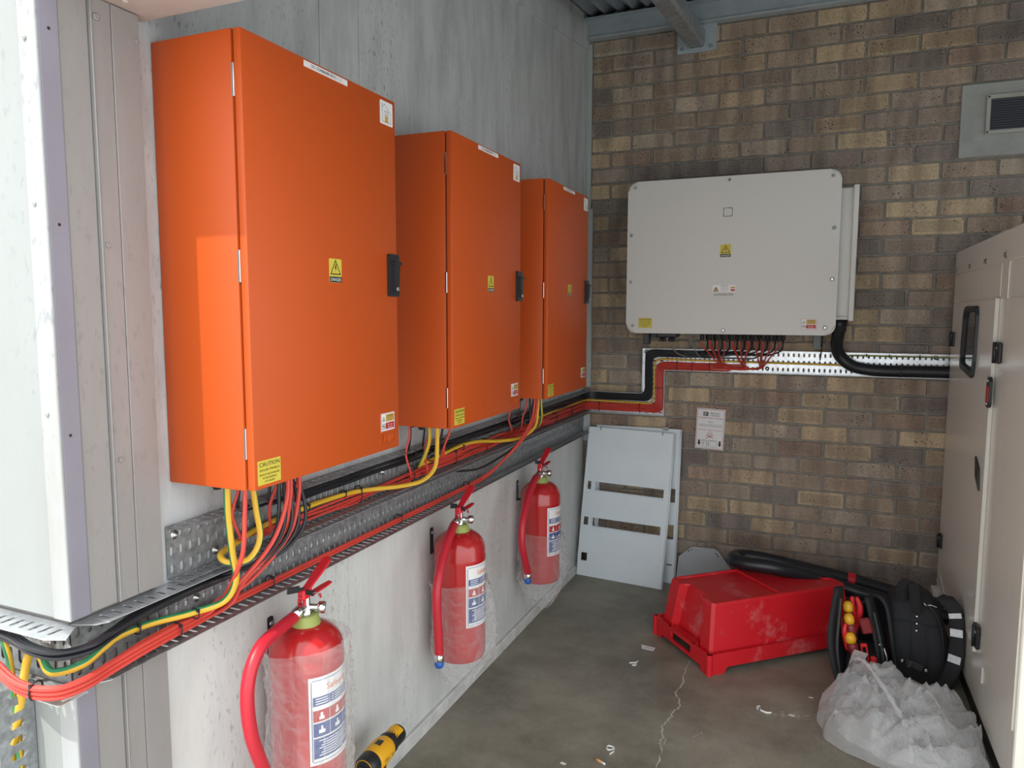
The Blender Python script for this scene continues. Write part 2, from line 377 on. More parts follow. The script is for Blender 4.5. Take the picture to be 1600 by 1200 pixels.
def sticker(name, O, ax, w, h, m, parent, t=.0008, r=0., ):
    A, B = AX[ax] if isinstance(ax, str) else ax
    b = nbm(); poly = rrect(w, h, r, 3) if r else [(-w/2, -h/2), (w/2, -h/2), (w/2, h/2), (-w/2, h/2)]
    prism(b, poly, O, A, B, t)
    return obj(name, b, m, parent)
_tx = {}
def text_verts(s):
    if s not in _tx:
        cu = bpy.data.curves.new('t', 'FONT'); cu.body = s; cu.resolution_u = 2; cu.align_x = 'CENTER'; cu.align_y = 'CENTER'
        o = bpy.data.objects.new('t', cu); C.objects.link(o); dg = bpy.context.evaluated_depsgraph_get(); dg.update()
        me = bpy.data.meshes.new_from_object(o.evaluated_get(dg))
        vs_ = [v.co.copy() for v in me.vertices]; fs = [list(p.vertices) for p in me.polygons]
        bpy.data.objects.remove(o); bpy.data.curves.remove(cu); bpy.data.meshes.remove(me)
        xs = [v.x for v in vs_]; ys = [v.y for v in vs_]
        _tx[s] = (vs_, fs, min(xs), max(xs), min(ys), max(ys))
    return _tx[s]
def text(bm, s, O, ax, h, w=None, t=.0014):
    """flat lettering centred at O, cap height h, fitted to width w when given"""
    A, B = AX[ax] if isinstance(ax, str) else ax
    N = A.cross(B); vs_, fs, x0, x1, y0, y1 = text_verts(s); sy = h/(y1-y0); sx = (w/(x1-x0)) if w else sy
    cx, cy = (x0+x1)/2, (y0+y1)/2; O = Vector(O)
    q = [bm.verts.new(O + A*((v.x-cx)*sx) + B*((v.y-cy)*sy) + N*t) for v in vs_]
    for f in fs:
        try: bm.faces.new([q[i] for i in f])
        except ValueError: pass
    return bm
def flat(bm, poly, O, ax, t=.0012):
    A, B = AX[ax] if isinstance(ax, str) else ax
    N = A.cross(B); O = Vector(O)
    bm.faces.new([bm.verts.new(O+A*a+B*b+N*t) for a, b in poly]); return bm
def rect(w, h, cx=0, cy=0): return [(cx-w/2, cy-h/2), (cx+w/2, cy-h/2), (cx+w/2, cy+h/2), (cx-w/2, cy+h/2)]
def outline(bm, poly, O, ax, lw, t=.0012, closed=True):
    A, B = AX[ax] if isinstance(ax, str) else ax
    N = A.cross(B); O = Vector(O); L = len(poly)
    for i in range(L if closed else L-1):
        a = Vector(poly[i]); b = Vector(poly[(i+1) % L]); d = (b-a)
        if d.length < 1e-9: continue
        d.normalize(); q = Vector((-d.y, d.x))*lw/2; a2 = a-d*lw/2; b2 = b+d*lw/2
        bm.faces.new([bm.verts.new(O+A*p[0]+B*p[1]+N*t) for p in (a2-q, b2-q, b2+q, a2+q)])
    return bm
def perf(bm, O, A, B, la, lb, pitch, rows, sw, sh, stag=False, skip=None):
    """perforated sheet from O: length la along A, height lb along B, rows of slots (sw along A, sh along B)"""
    A = Vector(A); B = Vector(B); O = Vector(O); nc = max(1, round(la/pitch)); pa = la/nc; pb = lb/rows
    def P(a, b): return bm.verts.new(O+A*a+B*b)
    for i in range(nc):
        for j in range(rows):
            a0, b0 = i*pa, j*pb; ca, cb = a0+pa/2, b0+pb/2
            if stag and j % 2: cb = cb
            out = [(a0, b0), (ca, b0), (a0+pa, b0), (a0+pa, cb), (a0+pa, b0+pb), (ca, b0+pb), (a0, b0+pb), (a0, cb)]
            if skip and skip(ca, cb):
                bm.faces.new([P(*p) for p in out]); continue
            x, y = sw/2, sh/2
            if sh >= sw: c = min(x, y)*.9; inn = [(-x, -y+c), (0, -y), (x, -y+c), (x, 0), (x, y-c), (0, y), (-x, y-c), (-x, 0)]
            else: c = min(x, y)*.9; inn = [(-x+c, -y), (0, -y), (x-c, -y), (x, 0), (x-c, y), (0, y), (-x+c, y), (-x, 0)]
            vo = [P(*p) for p in out]; vi = [P(ca+p[0], cb+p[1]) for p in inn]
            for k in range(8): bm.faces.new((vo[k], vo[(k+1) % 8], vi[(k+1) % 8], vi[k]))
    return bm
def sheet(name, bm, m, parent, th=.0015):
    bmesh.ops.remove_doubles(bm, verts=bm.verts, dist=1e-5)
    o = obj(name, bm, m, parent); md = o.modifiers.new('thickness', 'SOLIDIFY'); md.thickness = th; md.offset = 0
    return o
def screw(bm, P, D, r=.006, h=.004):
    rodlathe(bm, [(r, 0), (r, h*.5), (r*.7, h), (r*.35, h), (r*.3, h*.6)], P, D, 12); return bm

# ================================================================== SETTING
# floor and outdoor paving
b = nbm(); box(b, -.2, 3.4, .86, 4.1, -.12, 0); floor = struct('floor', b, M_floor, 'grey brown bare concrete floor with a pale crack')
b = nbm(); box(b, -6, 8, -9, .86, -.12, -.002); struct('ground', b, M_ground, 'sunlit paving outside the doorway')
M_crack = mat('crack_dust', (.50, .48, .43), .9)
crk = [(0.777, 3.052, 0.000), (0.779, 2.915, 0.000), (0.785, 2.822, 0.000), (0.771, 2.758, 0.000), (0.799, 2.698, 0.000), (0.804, 2.656, 0.000), (0.787, 2.620, 0.000), (0.791, 2.584, 0.000), (0.782, 2.548, 0.000), (0.772, 2.503, 0.000), (0.785, 2.448, 0.000), (0.784, 2.398, 0.000), (0.802, 2.354, 0.000), (0.803, 2.267, 0.000), (0.821, 2.129, 0.000)]
crk2 = [(0.785, 2.448, 0.000), (0.799, 2.425, 0.000), (0.794, 2.386, 0.000), (0.801, 2.315, 0.000)]
crk3 = [(0.911, 2.523, 0.000), (0.900, 2.506, 0.000), (0.884, 2.482, 0.000)]
b = nbm()
for c, wd in ((crk, .0032), (crk2, .0018), (crk3, .0016)):
    q = []
    for i in range(len(c)-1):
        a, d = Vector(c[i]), Vector(c[i+1])
        for k in range(5):
            p = a.lerp(d, k/5); p.x += R.uniform(-.004, .004); p.y += R.uniform(-.004, .004); q.append(p)
    q.append(Vector(c[-1])); prev = None
    for i, p in enumerate(q):
        ww = wd*R.uniform(.4, 1.2); l_, r_ = b.verts.new((p.x-ww, p.y, .0006)), b.verts.new((p.x+ww, p.y, .0006))
        if prev: b.faces.new((prev[0], prev[1], r_, l_))
        prev = (l_, r_)
obj('crack', b, M_crack, floor)
# pale scrape on the concrete
b = nbm(); cx, cy = 1.196, 2.766
for k in range(60):
    a = R.gauss(0, .035); c_ = R.gauss(0, .012); px, py = cx+a, cy+c_+a*.35; s = R.uniform(.0012, .004)
    flat(b, [(px-s*1.8, py-s*.6), (px+s*1.6, py-s*.5), (px+s*2, py+s*.5), (px-s, py+s*.6)], (0, 0, 0), 'F', .0007)
o = obj('scrape', b, M_crack, floor); o['kind'] = 'stuff'

# ---- back wall: mortar bed and bricks
b = nbm(); box(b, -.2, 3.4, 4.010, 4.25, -.1, 3.2); wall_back = struct('wall_back', b, M_mortar, 'mottled brown and tan brick wall at the back of the alcove')
H_, L_ = .085, .2265; Z0 = 2.862; GAP = .011
def brick_mesh(ln, seed):
    rr = random.Random(seed); bm = nbm(); box(bm, -ln/2, ln/2, -.008, .03, -(H_-GAP)/2, (H_-GAP)/2, .004, 1)
    for v in bm.verts:
        v.co.x += rr.uniform(-.0018, .0018); v.co.z += rr.uniform(-.0016, .0016); v.co.y += rr.uniform(-.0012, .0012) if v.co.y < 0 else 0
    me = bpy.data.meshes.new('brick'); bm.to_mesh(me); bm.free(); me.materials.append(M_brick); return me
full = [brick_mesh(L_-GAP, s) for s in range(7)]; cut = {}
pal = [((.47, .36, .215), 2.2), ((.42, .315, .195), 2.4), ((.34, .26, .19), 3.2), ((.29, .235, .195), 3.4), ((.21, .18, .165), 2.4), ((.36, .30, .235), 2.6), ((.31, .215, .16), 1.8)]
tot = sum(p[1] for p in pal)
def bcol():
    t = R.uniform(0, tot)
    for c, q in pal:
        t -= q
        if t <= 0: break
    f = R.uniform(.90, 1.10); g = sum(c)/3; c = [x*.80+g*.20 for x in c]; c = [x*.88+a*.12 for x, a in zip(c, (.37, .30, .225))]; return tuple(min(1, x*f*1.28) for x in c)
spots = []
for k in range(-2, 34):
    zc = Z0 - k*H_ - H_/2
    if zc < .0: continue
    ph = 1.044 + (0 if k % 2 == 0 else L_/2); x = ph - 6*L_
    while x < 3.3:
        x0, x1 = max(x, .004), x+L_
        if x1-x0 > .03 and zc+H_/2 < 3.12: spots.append((x0, x1, zc))
        x += L_
far = nbm(); nb_ = 0
for x0, x1, zc in spots:
    hid = (x0 > .42 and x1 < 1.22 and 1.5 < zc < 2.0) or x1 > 2.28 or (zc < 1.62 and x0 > 1.95) or zc > 2.97
    mid = (x0+x1)/2
    if hid or nb_ >= 298:
        box(far, x0+GAP/2, x1-GAP/2, 3.999, 4.03, zc-(H_-GAP)/2, zc+(H_-GAP)/2); continue
    if x1-x0 > L_-.001: me = R.choice(full)
    else:
        kx = round(x1-x0, 3)
        if kx not in cut: cut[kx] = brick_mesh(x1-x0-GAP, 99)
        me = cut[kx]
    o = bpy.data.objects.new('brick', me); C.objects.link(o); o.parent = wall_back
    o.location = (mid, 4.010 + R.uniform(-.0015, .0015), zc); o.rotation_euler = (0, R.uniform(-.006, .006), R.uniform(-.004, .004))
    o.color = (*bcol(), 1); nb_ += 1
fo = obj('brick_remainder', far, M_brick, wall_back); fo['kind'] = 'stuff'; fo.color = (.34, .27, .2, 1)

# ---- left wall
b = nbm(); box(b, -.12, -.004, 1.054, 4.02, -.05, 3.1); wall_left = struct('wall_left', b, M_wall, 'white painted sheet metal wall behind the orange cabinets')
ups = [1.056, 1.64, 1.818, 2.755, 3.72, 4.0]; los = [1.056, 1.72, 2.52, 3.45, 4.0]
for ys, z0, z1, m_ in ((ups, .86, 3.05, M_wallup), (los, .055, .858, M_wall)):
    for i in range(len(ys)-1):
        b = nbm(); box(b, -.004, 0, ys[i]+.0012, ys[i+1]-.0012, z0, z1, .0012); obj('panel', b, m_, wall_left)
# kerb strip along the foot of the left wall
b = nbm(); box(b, -.01, .012, 1.054, 3.99, -.01, .047, .004); o = struct('baseboard_left', b, M_kerb, 'pale painted kerb strip along the foot of the left wall')
# sloping capping along the top of the wall
b = nbm()
def zc_(y): return 2.874 + .127*(y-3.79)
prism(b, [(1.08, zc_(1.08)), (3.99, zc_(3.99)), (3.99, zc_(3.99)+.13), (1.08, zc_(1.08)+.13)], (0, 0, 0), (0, 1, 0), (0, 0, 1), .012)
struct('trim_1', b, M_wallup, 'sloping metal capping along the top of the left wall')
# corner strips where sheet wall meets brick
t2 = nbm(); box(t2, 0.001, .006, 3.955, 3.996, 1.95, 2.93); box(t2, .001, .030, 3.990, 3.996, 1.95, 2.93); t2o = struct('trim_2', t2, M_stripgrey, 'pale grey metal angle in the corner above the third cabinet')
t3 = nbm(); box(t3, .012, .044, 3.984, 3.996, 1.055, 2.05, .002); t3o = struct('trim_3', t3, M_stripgrey, 'narrow pale grey metal strip screwed to the brick corner')
for z in (2.01, 1.20): b = nbm(); screw(b, (.03, 3.984, z), (0, -1, 0), .005); obj('screw', b, M_steel, t3o)

# ---- front wall with the door jamb, interrupted by the cable tray
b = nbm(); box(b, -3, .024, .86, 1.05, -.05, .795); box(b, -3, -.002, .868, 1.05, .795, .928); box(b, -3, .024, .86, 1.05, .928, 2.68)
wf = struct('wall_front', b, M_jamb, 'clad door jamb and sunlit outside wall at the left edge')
def jpart(name, y0, y1, z0, z1, x1, m, bev=.0015):
    q = nbm(); box(q, .02, x1, y0, y1, z0, z1, bev); return obj(name, q, m, wf)
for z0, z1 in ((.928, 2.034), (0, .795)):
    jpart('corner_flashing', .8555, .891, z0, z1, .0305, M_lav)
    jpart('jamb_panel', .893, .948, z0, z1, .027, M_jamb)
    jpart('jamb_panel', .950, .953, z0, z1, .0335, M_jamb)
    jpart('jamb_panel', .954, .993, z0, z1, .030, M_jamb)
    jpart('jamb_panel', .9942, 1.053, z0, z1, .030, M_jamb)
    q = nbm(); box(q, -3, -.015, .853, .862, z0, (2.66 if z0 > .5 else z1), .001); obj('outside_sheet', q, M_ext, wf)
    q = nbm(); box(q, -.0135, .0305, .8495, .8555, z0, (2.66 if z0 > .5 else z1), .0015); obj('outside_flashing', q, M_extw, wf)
for (y, z, r) in ((.963, 2.0, .007), (.964, 1.60, .0055), (.968, 1.20, .0055), (1.047, 1.985, .005)):
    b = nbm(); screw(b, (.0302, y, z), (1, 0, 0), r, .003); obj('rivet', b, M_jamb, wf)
for (y, z) in ((.872, 1.627), (.870, 1.262), (.873, 1.95)):
    b = nbm(); rodlathe(b, [(.0028, 0), (.0028, .0006)], (.0305, y, z), (1, 0, 0), 10); obj('drill_hole', b, M_ink, wf)
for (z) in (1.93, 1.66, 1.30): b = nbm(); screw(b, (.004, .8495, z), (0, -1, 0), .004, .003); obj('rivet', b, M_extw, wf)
# lintel over the opening, beige board underneath
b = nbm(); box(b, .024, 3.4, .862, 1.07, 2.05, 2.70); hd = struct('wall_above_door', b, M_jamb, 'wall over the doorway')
b = nbm(); box(b, -.0, 3.4, .857, 1.082, 2.036, 2.05, .001); obj('soffit_board', b, M_soffit, hd)
b = nbm(); screw(b, (.06, 1.0, 2.036), (0, 0, -1), .006, .003); obj('rivet', b, M_soffit, hd)

b = nbm(); box(b, 3.3, 3.4, 1.07, 4.1, 2.05, 3.1); struct('wall_right', b, M_wall, 'unseen cladding over the right side, left open below to let light in')  # out of view; opening below is assumed so daylight reaches the back
# ---- roof: corrugated sheets, wall plate, rafter
b = nbm(); nx = 460; x0 = -.15; prev = None
def zr(y): return 3.062 + .115*(y-4.0)
for i in range(nx+1):
    x = x0 + 3.6*i/nx; a = .011*math.cos(2*math.pi*x/.076)
    vs2 = [b.verts.new((x, y, zr(y)+a+.02)) for y in (.80, 4.15)]
    if prev: f = b.faces.new((prev[0], prev[1], vs2[1], vs2[0])); f.smooth = True
    prev = vs2
ro = struct('ceiling', b, M_roof, 'blue grey corrugated roof sheeting sloping up to the back')
md = ro.modifiers.new('t', 'SOLIDIFY'); md.thickness = .003; md.offset = 1
b = nbm(); box(b, -.04, 3.3, 3.955, 4.0, 2.955, 3.045, .003); box(b, -.04, 3.3, 3.945, 4.0, 2.945, 2.957, .002); box(b, -.04, 3.3, 3.93, 4.0, 3.04, 3.05)
struct('trim_4', b, M_roofsteel, 'steel angle running along the top of the brick wall')
b = nbm(); A = V(.588, 4.0, 2.885); D_ = V(0, -1, -.115).normalized(); Lr = 2.95
fbox(b, A + D_*(Lr/2), V(1, 0, 0), V(0, .115, -1).normalized()*-1, D_, .088, .09, Lr, .012)
raf = tag(obj('steel_rafter', b, M_rafter, None, loc=(.588, 2.6, 2.7)), 'dark weathered square steel rafter welded to a wall plate', 'beam')
b = nbm(); box(b, .49, .688, 3.985, 3.999, 2.815, 2.975, .002); pl = obj('wall_plate', b, M_roofsteel, raf)
for x in (.515, .66): b = nbm(); screw(b, (x, 3.985, 2.838), (0, -1, 0), .010, .009); obj('bolt', b, M_rafter, pl)
b = nbm(); tube(b, cr([(.548, 3.98, 2.88), (.552, 3.98, 2.835), (.588, 3.98, 2.832), (.628, 3.98, 2.836), (.63, 3.98, 2.88)], 5), [.004+.002*abs(math.sin(i*1.7)) for i in range(21)], 6); obj('weld_bead', b, M_roofsteel, pl)

# ---- render patch and vent, upper right
b = nbm(); box(b, 1.79, 2.5, 3.992, 4.02, 2.19, 2.515, .003); obj('render_patch', b, M_render, wall_back)
vn = thing('wall_vent', 'small louvred metal vent in the cement patch at upper right', 'vent', (2.02, 3.992, 2.285))
b = nbm()
for x0, x1, z0, z1 in ((1.888, 2.16, 2.44, 2.46), (1.888, 2.16, 2.285, 2.303), (1.888, 1.906, 2.303, 2.44), (2.142, 2.16, 2.303, 2.44)): box(b, x0, x1, 3.980, 3.992, z0, z1, .002)
obj('frame', b, mat('vent_frame', (.42, .42, .38), .5, metal=.3, var=.1), vn)
b = nbm(); box(b, 1.906, 2.142, 3.990, 3.992, 2.303, 2.44); obj('backing', b, M_ink, vn)
for i in range(13):
    b = nbm(); z = 2.308 + i*.0105; fbox(b, V(2.024, 3.986, z), V(1, 0, 0), V(0, -.75, -.66), V(0, .66, -.75), .236, .009, .0014); obj('slat', b, mat('vent_slat', (.14, .16, .20), .5), vn)
for x, z in ((1.897, 2.450), (1.897, 2.294)): b = nbm(); screw(b, (x, 3.980, z), (0, -1, 0), .004, .003); obj('screw', b, M_ink, vn)

# ================================================================== ORANGE CABINETS
def warn_tri(bm, O, ax, s, lw):
    outline(bm, [(-s/2, -s*.43), (s/2, -s*.43), (0, s*.43)], O, ax, lw)
    flat(bm, [(s*.02, s*.2), (-s*.1, -s*.08), (-s*.0, -s*.06), (-s*.03, -s*.3), (s*.1, -s*.0), (s*.01, -s*.03), (s*.09, s*.2)], O, ax, .0013)
def caution(parent, O, ax, w, h, tilt=0):
    A, B = AX[ax]; N = A.cross(B)
    if tilt: A, B = (A*math.cos(tilt)+B*math.sin(tilt)), (B*math.cos(tilt)-A*math.sin(tilt))
    s = sticker('caution_sticker', O, (A, B), w, h, M_ylabel, parent); s['label'] = 'yellow caution sticker'
    bm = nbm(); O = Vector(O)
    for t, dy, hh, ww in (('CAUTION', .33, .17, .88), ('SOLAR PANELS', .10, .095, .86), ('DEVICES ARE ENERGISED', -.09, .075, .88), ('IN THE PRESENCE', -.24, .075, .60), ('OF SUNLIGHT', -.38, .075, .46)):
        text(bm, t, O+B*(dy*h), (A, B), h*hh, w*ww)
    obj('lettering', bm, M_ink, s)
    return s
def danger_small(parent, O, ax, w, h):
    A, B = AX[ax]; O = Vector(O); s = sticker('warning_sticker', O, ax, w, h, M_white, parent); s['label'] = 'white sticker with yellow danger and red keep out panels'
    bm = nbm(); outline(bm, rect(w*.97, h*.96), O, ax, w*.018); flat(bm, rect(w*.62, h*.35, w*.13, -h*.22), O, ax, .0011); obj('red_panel', bm, M_redlabel, s)
    bm = nbm(); flat(bm, rect(w*.62, h*.40, w*.14, h*.21), O, ax, .0011); obj('yellow_panel', bm, M_ochre, s)
    bm = nbm(); text(bm, 'DANGER', O+A*(w*.14)+B*(h*.31), ax, h*.10, w*.42, .0016); text(bm, 'HIGH VOLTAGE', O+A*(w*.14)+B*(h*.19), ax, h*.05, w*.48, .0016); text(bm, 'ELECTRICITY', O+A*(w*.14)+B*(h*.09), ax, h*.05, w*.36, .0016)
    outline(bm, [(-w*.43, h*.07), (-w*.22, h*.07), (-w*.325, h*.30)], O, ax, w*.02, .0013); flat(bm, rect(w*.025, h*.1, -w*.325, h*.15), O, ax, .0013)
    outline(bm, [(-w*.325+w*.11*math.cos(t*.5236), -h*.23+w*.11*math.sin(t*.5236)) for t in range(12)], O, ax, w*.02, .0013); outline(bm, [(-w*.40, -h*.16), (-w*.25, -h*.30)], O, ax, w*.02, .0013, False); flat(bm, rect(w*.07, h*.09, -w*.325, -h*.22), O, ax, .0013)
    obj('lettering', bm, M_ink, s)
    bm = nbm(); text(bm, 'Do not', O+A*(w*.13)-B*(h*.155), ax, h*.10, w*.36, .0018); text(bm, 'touch', O+A*(w*.13)-B*(h*.295), ax, h*.10, w*.32, .0018); obj('white_lettering', bm, M_white, s)
    return s
def danger_yellow(parent, O, ax, w, h, word='DANGER'):
    A, B = AX[ax]; O = Vector(O); s = sticker('danger_sticker', O, ax, w, h, M_ylabel, parent, r=w*.06); s['label'] = 'yellow and black electrical danger sticker'
    bm = nbm(); flat(bm, rect(w*.98, h*.24, 0, -h*.37), O, ax, .0011); warn_tri(bm, O+B*(h*.14), ax, w*.78, w*.05); obj('black_print', bm, M_ink, s)
    bm = nbm(); text(bm, word, O-B*(h*.37), ax, h*.14, w*.84, .0018); obj('lettering', bm, M_white, s)
    return s

def cabinet_parts(root, Y0, words):
    Wd = .537; Y1 = Y0+Wd; zb, zt = 1.125, 2.006
    bm = nbm(); box(bm, .001, .2045, Y0, Y1, zb, zt, .003, 2); obj('body', bm, M_orange, root, True)
    bm = nbm(); box(bm, .2045, .2085, Y0+.006, Y1-.006, zb+.006, zt-.006); obj('seal', bm, M_ink, root)
    bm = nbm(); box(bm, .2085, .227, Y0+.001, Y1-.001, zb+.002, zt-.001, .003, 2); door = obj('door', bm, M_orange, root, True)
    for z in (1.912, 1.566, 1.22):
        bm = nbm(); box(bm, .2035, .2098, Y0-.0012, Y0+.008, z-.031, z+.031, .0008); obj('hinge', bm, M_chrome, door)
    # embossed maker's letters
    bm = nbm(); o1 = [((-.034, -.010), (-.016, .012), (-.016, -.010)), ((-.026, -.002), (-.016, -.002))]
    yb = Y1-.060; zl = 1.158
    def line(pts):
        tube(bm, [(.2272, yb+a, zl+c) for a, c in pts], .0011, 5)
    line([(-.034, -.011), (-.018, .011), (-.018, -.010)]); line([(-.026, -.004), (-.019, -.004)])
    line([(.002, .009), (-.006, .011), (-.010, 0), (-.006, -.010), (.002, -.009)])
    line([(.008, -.010), (.010, .011), (.017, .006), (.017, -.004), (.012, -.010)])
    line([(.034, .010), (.027, .010), (.023, 0), (.026, -.009), (.033, -.009)])
    obj('embossed_letters', bm, M_orange, door)
    # swing latch
    bm = nbm(); yl = Y1-.026; prism(bm, rrect(.045, .106, .006, 3, yl, 1.571), (.227, 0, 0), V(0, 1, 0), V(0, 0, 1), .009); lat = obj('latch', bm, M_black, root); lat['label'] = 'black plastic swing latch'
    bm = nbm(); prism(bm, [(yl-.012, 1.598), (yl+.012, 1.598), (yl+.009, 1.53), (yl-.009, 1.53)], (.236, 0, 0), V(0, 1, 0), V(0, 0, 1), .008); obj('lever', bm, M_black, lat)
    bm = nbm(); prism(bm, rrect(.03, .01, .003, 2, yl, 1.601), (.236, 0, 0), V(0, 1, 0), V(0, 0, 1), .012); obj('grip', bm, M_black, lat)
    bm = nbm(); rodlathe(bm, [(.0055, 0), (.0055, .003), (.004, .003)], (.2435, yl, 1.537), (1, 0, 0), 12); obj('key_lock', bm, M_steel, lat)
    # name strip
    nm = sticker('name_label', (.227, Y0+.258, 1.994), 'L', .152, .0125, M_white, root)
    bm = nbm(); text(bm, words, (.227, Y0+.258, 1.994), 'L', .0062, .104); obj('lettering', bm, M_ink, nm)
    # house sticker
    O = V(.227, Y0+.495, 1.967); hs = sticker('house_sticker', O, 'L', .056, .056, M_white, root, r=.003); hs['label'] = 'white sticker with a house outline'
    bm = nbm(); outline(bm, [(-.018, -.022), (-.018, .006), (-.0215, .006), (-.0215, .019), (-.017, .019), (-.017, .012), (-.008, .021), (.008, .008), (.018, .002), (.018, -.022)], O, 'L', .0009)
    text(bm, 'Solar PV', O+V(0, .0, .0035), 'L', .0042, .021); text(bm, 'on roof', O+V(0, .0, -.0028), 'L', .0042, .017); obj('lettering', bm, M_ink, hs)
    bm = nbm(); flat(bm, rect(.015, .015, 0, -.014), O, 'L', .0012); obj('ochre_square', bm, M_ochre, hs)
    danger_yellow(root, (.227, Y0+.275, 1.571), 'L', .045, .053)
    caution(root, (.227, Y0+.0425, 1.160), 'L', .066, .049)
    danger_small(root, (.227, Y0+.482, 1.200), 'L', .063, .047)
    # cable glands under the floor of the cabinet
    for (x, dy) in ((.05, .06), (.10, .03), (.12, .13), (.09, .20), (.13, .26), (.06, .29)):
        bm = nbm(); rodlathe(bm, [(.012, 0), (.012, .006), (.009, .006), (.008, .012)], (x, Y0+dy, zb), (0, 0, -1), 12); obj('cable_gland', bm, M_black, root)
for i, (Y0, words, lab) in enumerate(((1.103, 'DC COMBINER BOX 1 - 3', 'nearest and largest looking orange steel combiner cabinet, partly sunlit on its side'),
                                      (1.945, 'DC COMBINER BOX 1 - 2', 'middle orange steel combiner cabinet of the three on the left wall'),
                                      (2.770, 'DC COMBINER BOX 1 - 1', 'farthest orange steel combiner cabinet, next to the brick corner'))):
    cb = thing('combiner_cabinet', lab, 'cabinet', (0, Y0+.268, 1.125), 'orange combiner cabinets')
    cabinet_parts(cb, Y0, words)

# ================================================================== CABLE TRAYS
def lip(bm, O, A, N, la, d, pitch, holes=True):
    if holes: perf(bm, O, A, N, la, d, pitch, 1, .009, .028 if d > .04 else d*.5)
    else: prism(bm, [(0, 0), (la, 0), (la, d), (0, d)], O, A, N, .001)
def bolt(parent, P, D, r=.010):
    bm = nbm(); rodlathe(bm, [(r, 0), (r, .0015), (r*.5, .0015), (r*.5, .006), (r*.28, .006), (r*.28, .009)], P, D, 14); return obj('bolt', bm, M_steel, parent)
# left wall, upper tray
tr = thing('cable_tray', 'upper perforated steel cable tray right under the orange cabinets', 'cable tray', (0, 2.5, .922), 'steel cable trays')
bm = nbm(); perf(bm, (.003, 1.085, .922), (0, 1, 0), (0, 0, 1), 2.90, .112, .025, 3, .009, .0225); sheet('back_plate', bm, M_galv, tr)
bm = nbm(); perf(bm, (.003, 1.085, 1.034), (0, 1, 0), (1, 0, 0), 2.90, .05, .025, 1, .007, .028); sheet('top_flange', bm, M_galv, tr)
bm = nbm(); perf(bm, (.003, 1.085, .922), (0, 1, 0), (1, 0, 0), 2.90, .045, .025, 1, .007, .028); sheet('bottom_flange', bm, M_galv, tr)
for y, z in ((1.106, 1.012), (1.217, .945), (1.9, .985), (2.7, .985)): bolt(tr, (.003, y, z), (1, 0, 0))
# left wall, lower tray
tr = thing('cable_tray', 'lower perforated steel cable tray above the fire extinguishers', 'cable tray', (0, 2.4, .80), 'steel cable trays')
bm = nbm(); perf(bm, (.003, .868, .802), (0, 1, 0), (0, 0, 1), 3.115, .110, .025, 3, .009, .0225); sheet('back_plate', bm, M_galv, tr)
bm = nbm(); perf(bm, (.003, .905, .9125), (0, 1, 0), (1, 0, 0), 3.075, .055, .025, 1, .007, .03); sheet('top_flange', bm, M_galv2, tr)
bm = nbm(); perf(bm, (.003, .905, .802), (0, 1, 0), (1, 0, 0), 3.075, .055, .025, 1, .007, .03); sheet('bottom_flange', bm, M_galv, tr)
for q, m_ in ((.9125, M_galv2), (.802, M_galv2)):   # mitred ends at the corner
    bm = nbm(); prism(bm, [(.868, .003), (.905, .003), (.905, .058), (.885, .045)], (0, 0, q), (0, 1, 0), (1, 0, 0), .0012); obj('cut_flange', bm, m_, tr)
for y, z in ((1.158, .856), (2.33, .895), (3.59, .872), (3.74, .866), (3.4, .88)): bolt(tr, (.003, y, z), (1, 0, 0))
bm = nbm(); box(bm, .004, .042, 3.986, 3.99, .745, .921, .001); ep = obj('end_plate', bm, M_stripgrey, tr)
bm = nbm(); screw(bm, (.025, 3.986, .90), (0, -1, 0), .004); obj('screw', bm, M_ink, ep)
# outside tray going round the jamb corner
tr = thing('cable_tray', 'sunlit perforated tray turning the outside corner at lower left', 'cable tray', (-.15, .85, .80), 'steel cable trays')
bm = nbm(); perf(bm, (-.603, .8645, .80), (1, 0, 0), (0, 0, 1), .606, .112, .0252, 2, .010, .03); sheet('back_plate', bm, M_galv, tr)
bm = nbm(); perf(bm, (-.603, .803, .915), (1, 0, 0), (0, 1, 0), .63, .06, .025, 1, .008, .032); sheet('top_flange', bm, M_galv2, tr)
bm = nbm(); prism(bm, [(.027, .803), (.062, .818), (.027, .862)], (0, 0, .9145), (1, 0, 0), (0, 1, 0), .0014); obj('cut_flange', bm, M_galv2, tr)
bm = nbm(); perf(bm, (-.045, .803, .80), (1, 0, 0), (0, 1, 0), .10, .055, .025, 1, .008, .03); sheet('bottom_flange', bm, M_galv2, tr)
for x, z in ((-.055, .875), (.0, .868)): bolt(tr, (x, .8645, z), (0, -1, 0), .010)
# outside vertical tray
tr = thing('cable_tray', 'vertical perforated tray running down the outside wall, lower left edge', 'cable tray', (-.12, .85, 0), 'steel cable trays')
bm = nbm(); perf(bm, (-.20, .851, .002), (1, 0, 0), (0, 0, 1), .115, .80, .0383, 27, .012, .022); sheet('back_plate', bm, M_galv, tr)
bm = nbm(); perf(bm, (-.085, .785, .002), (0, 1, 0), (0, 0, 1), .066, .80, .066, 27, .03, .014); sheet('side_flange', bm, M_galv, tr)
bm = nbm(); perf(bm, (-.20, .785, .002), (0, 1, 0), (0, 0, 1), .066, .80, .066, 27, .03, .014); sheet('side_flange', bm, M_galv, tr)
bolt(tr, (-.118, .851, .72), (0, -1, 0), .011)
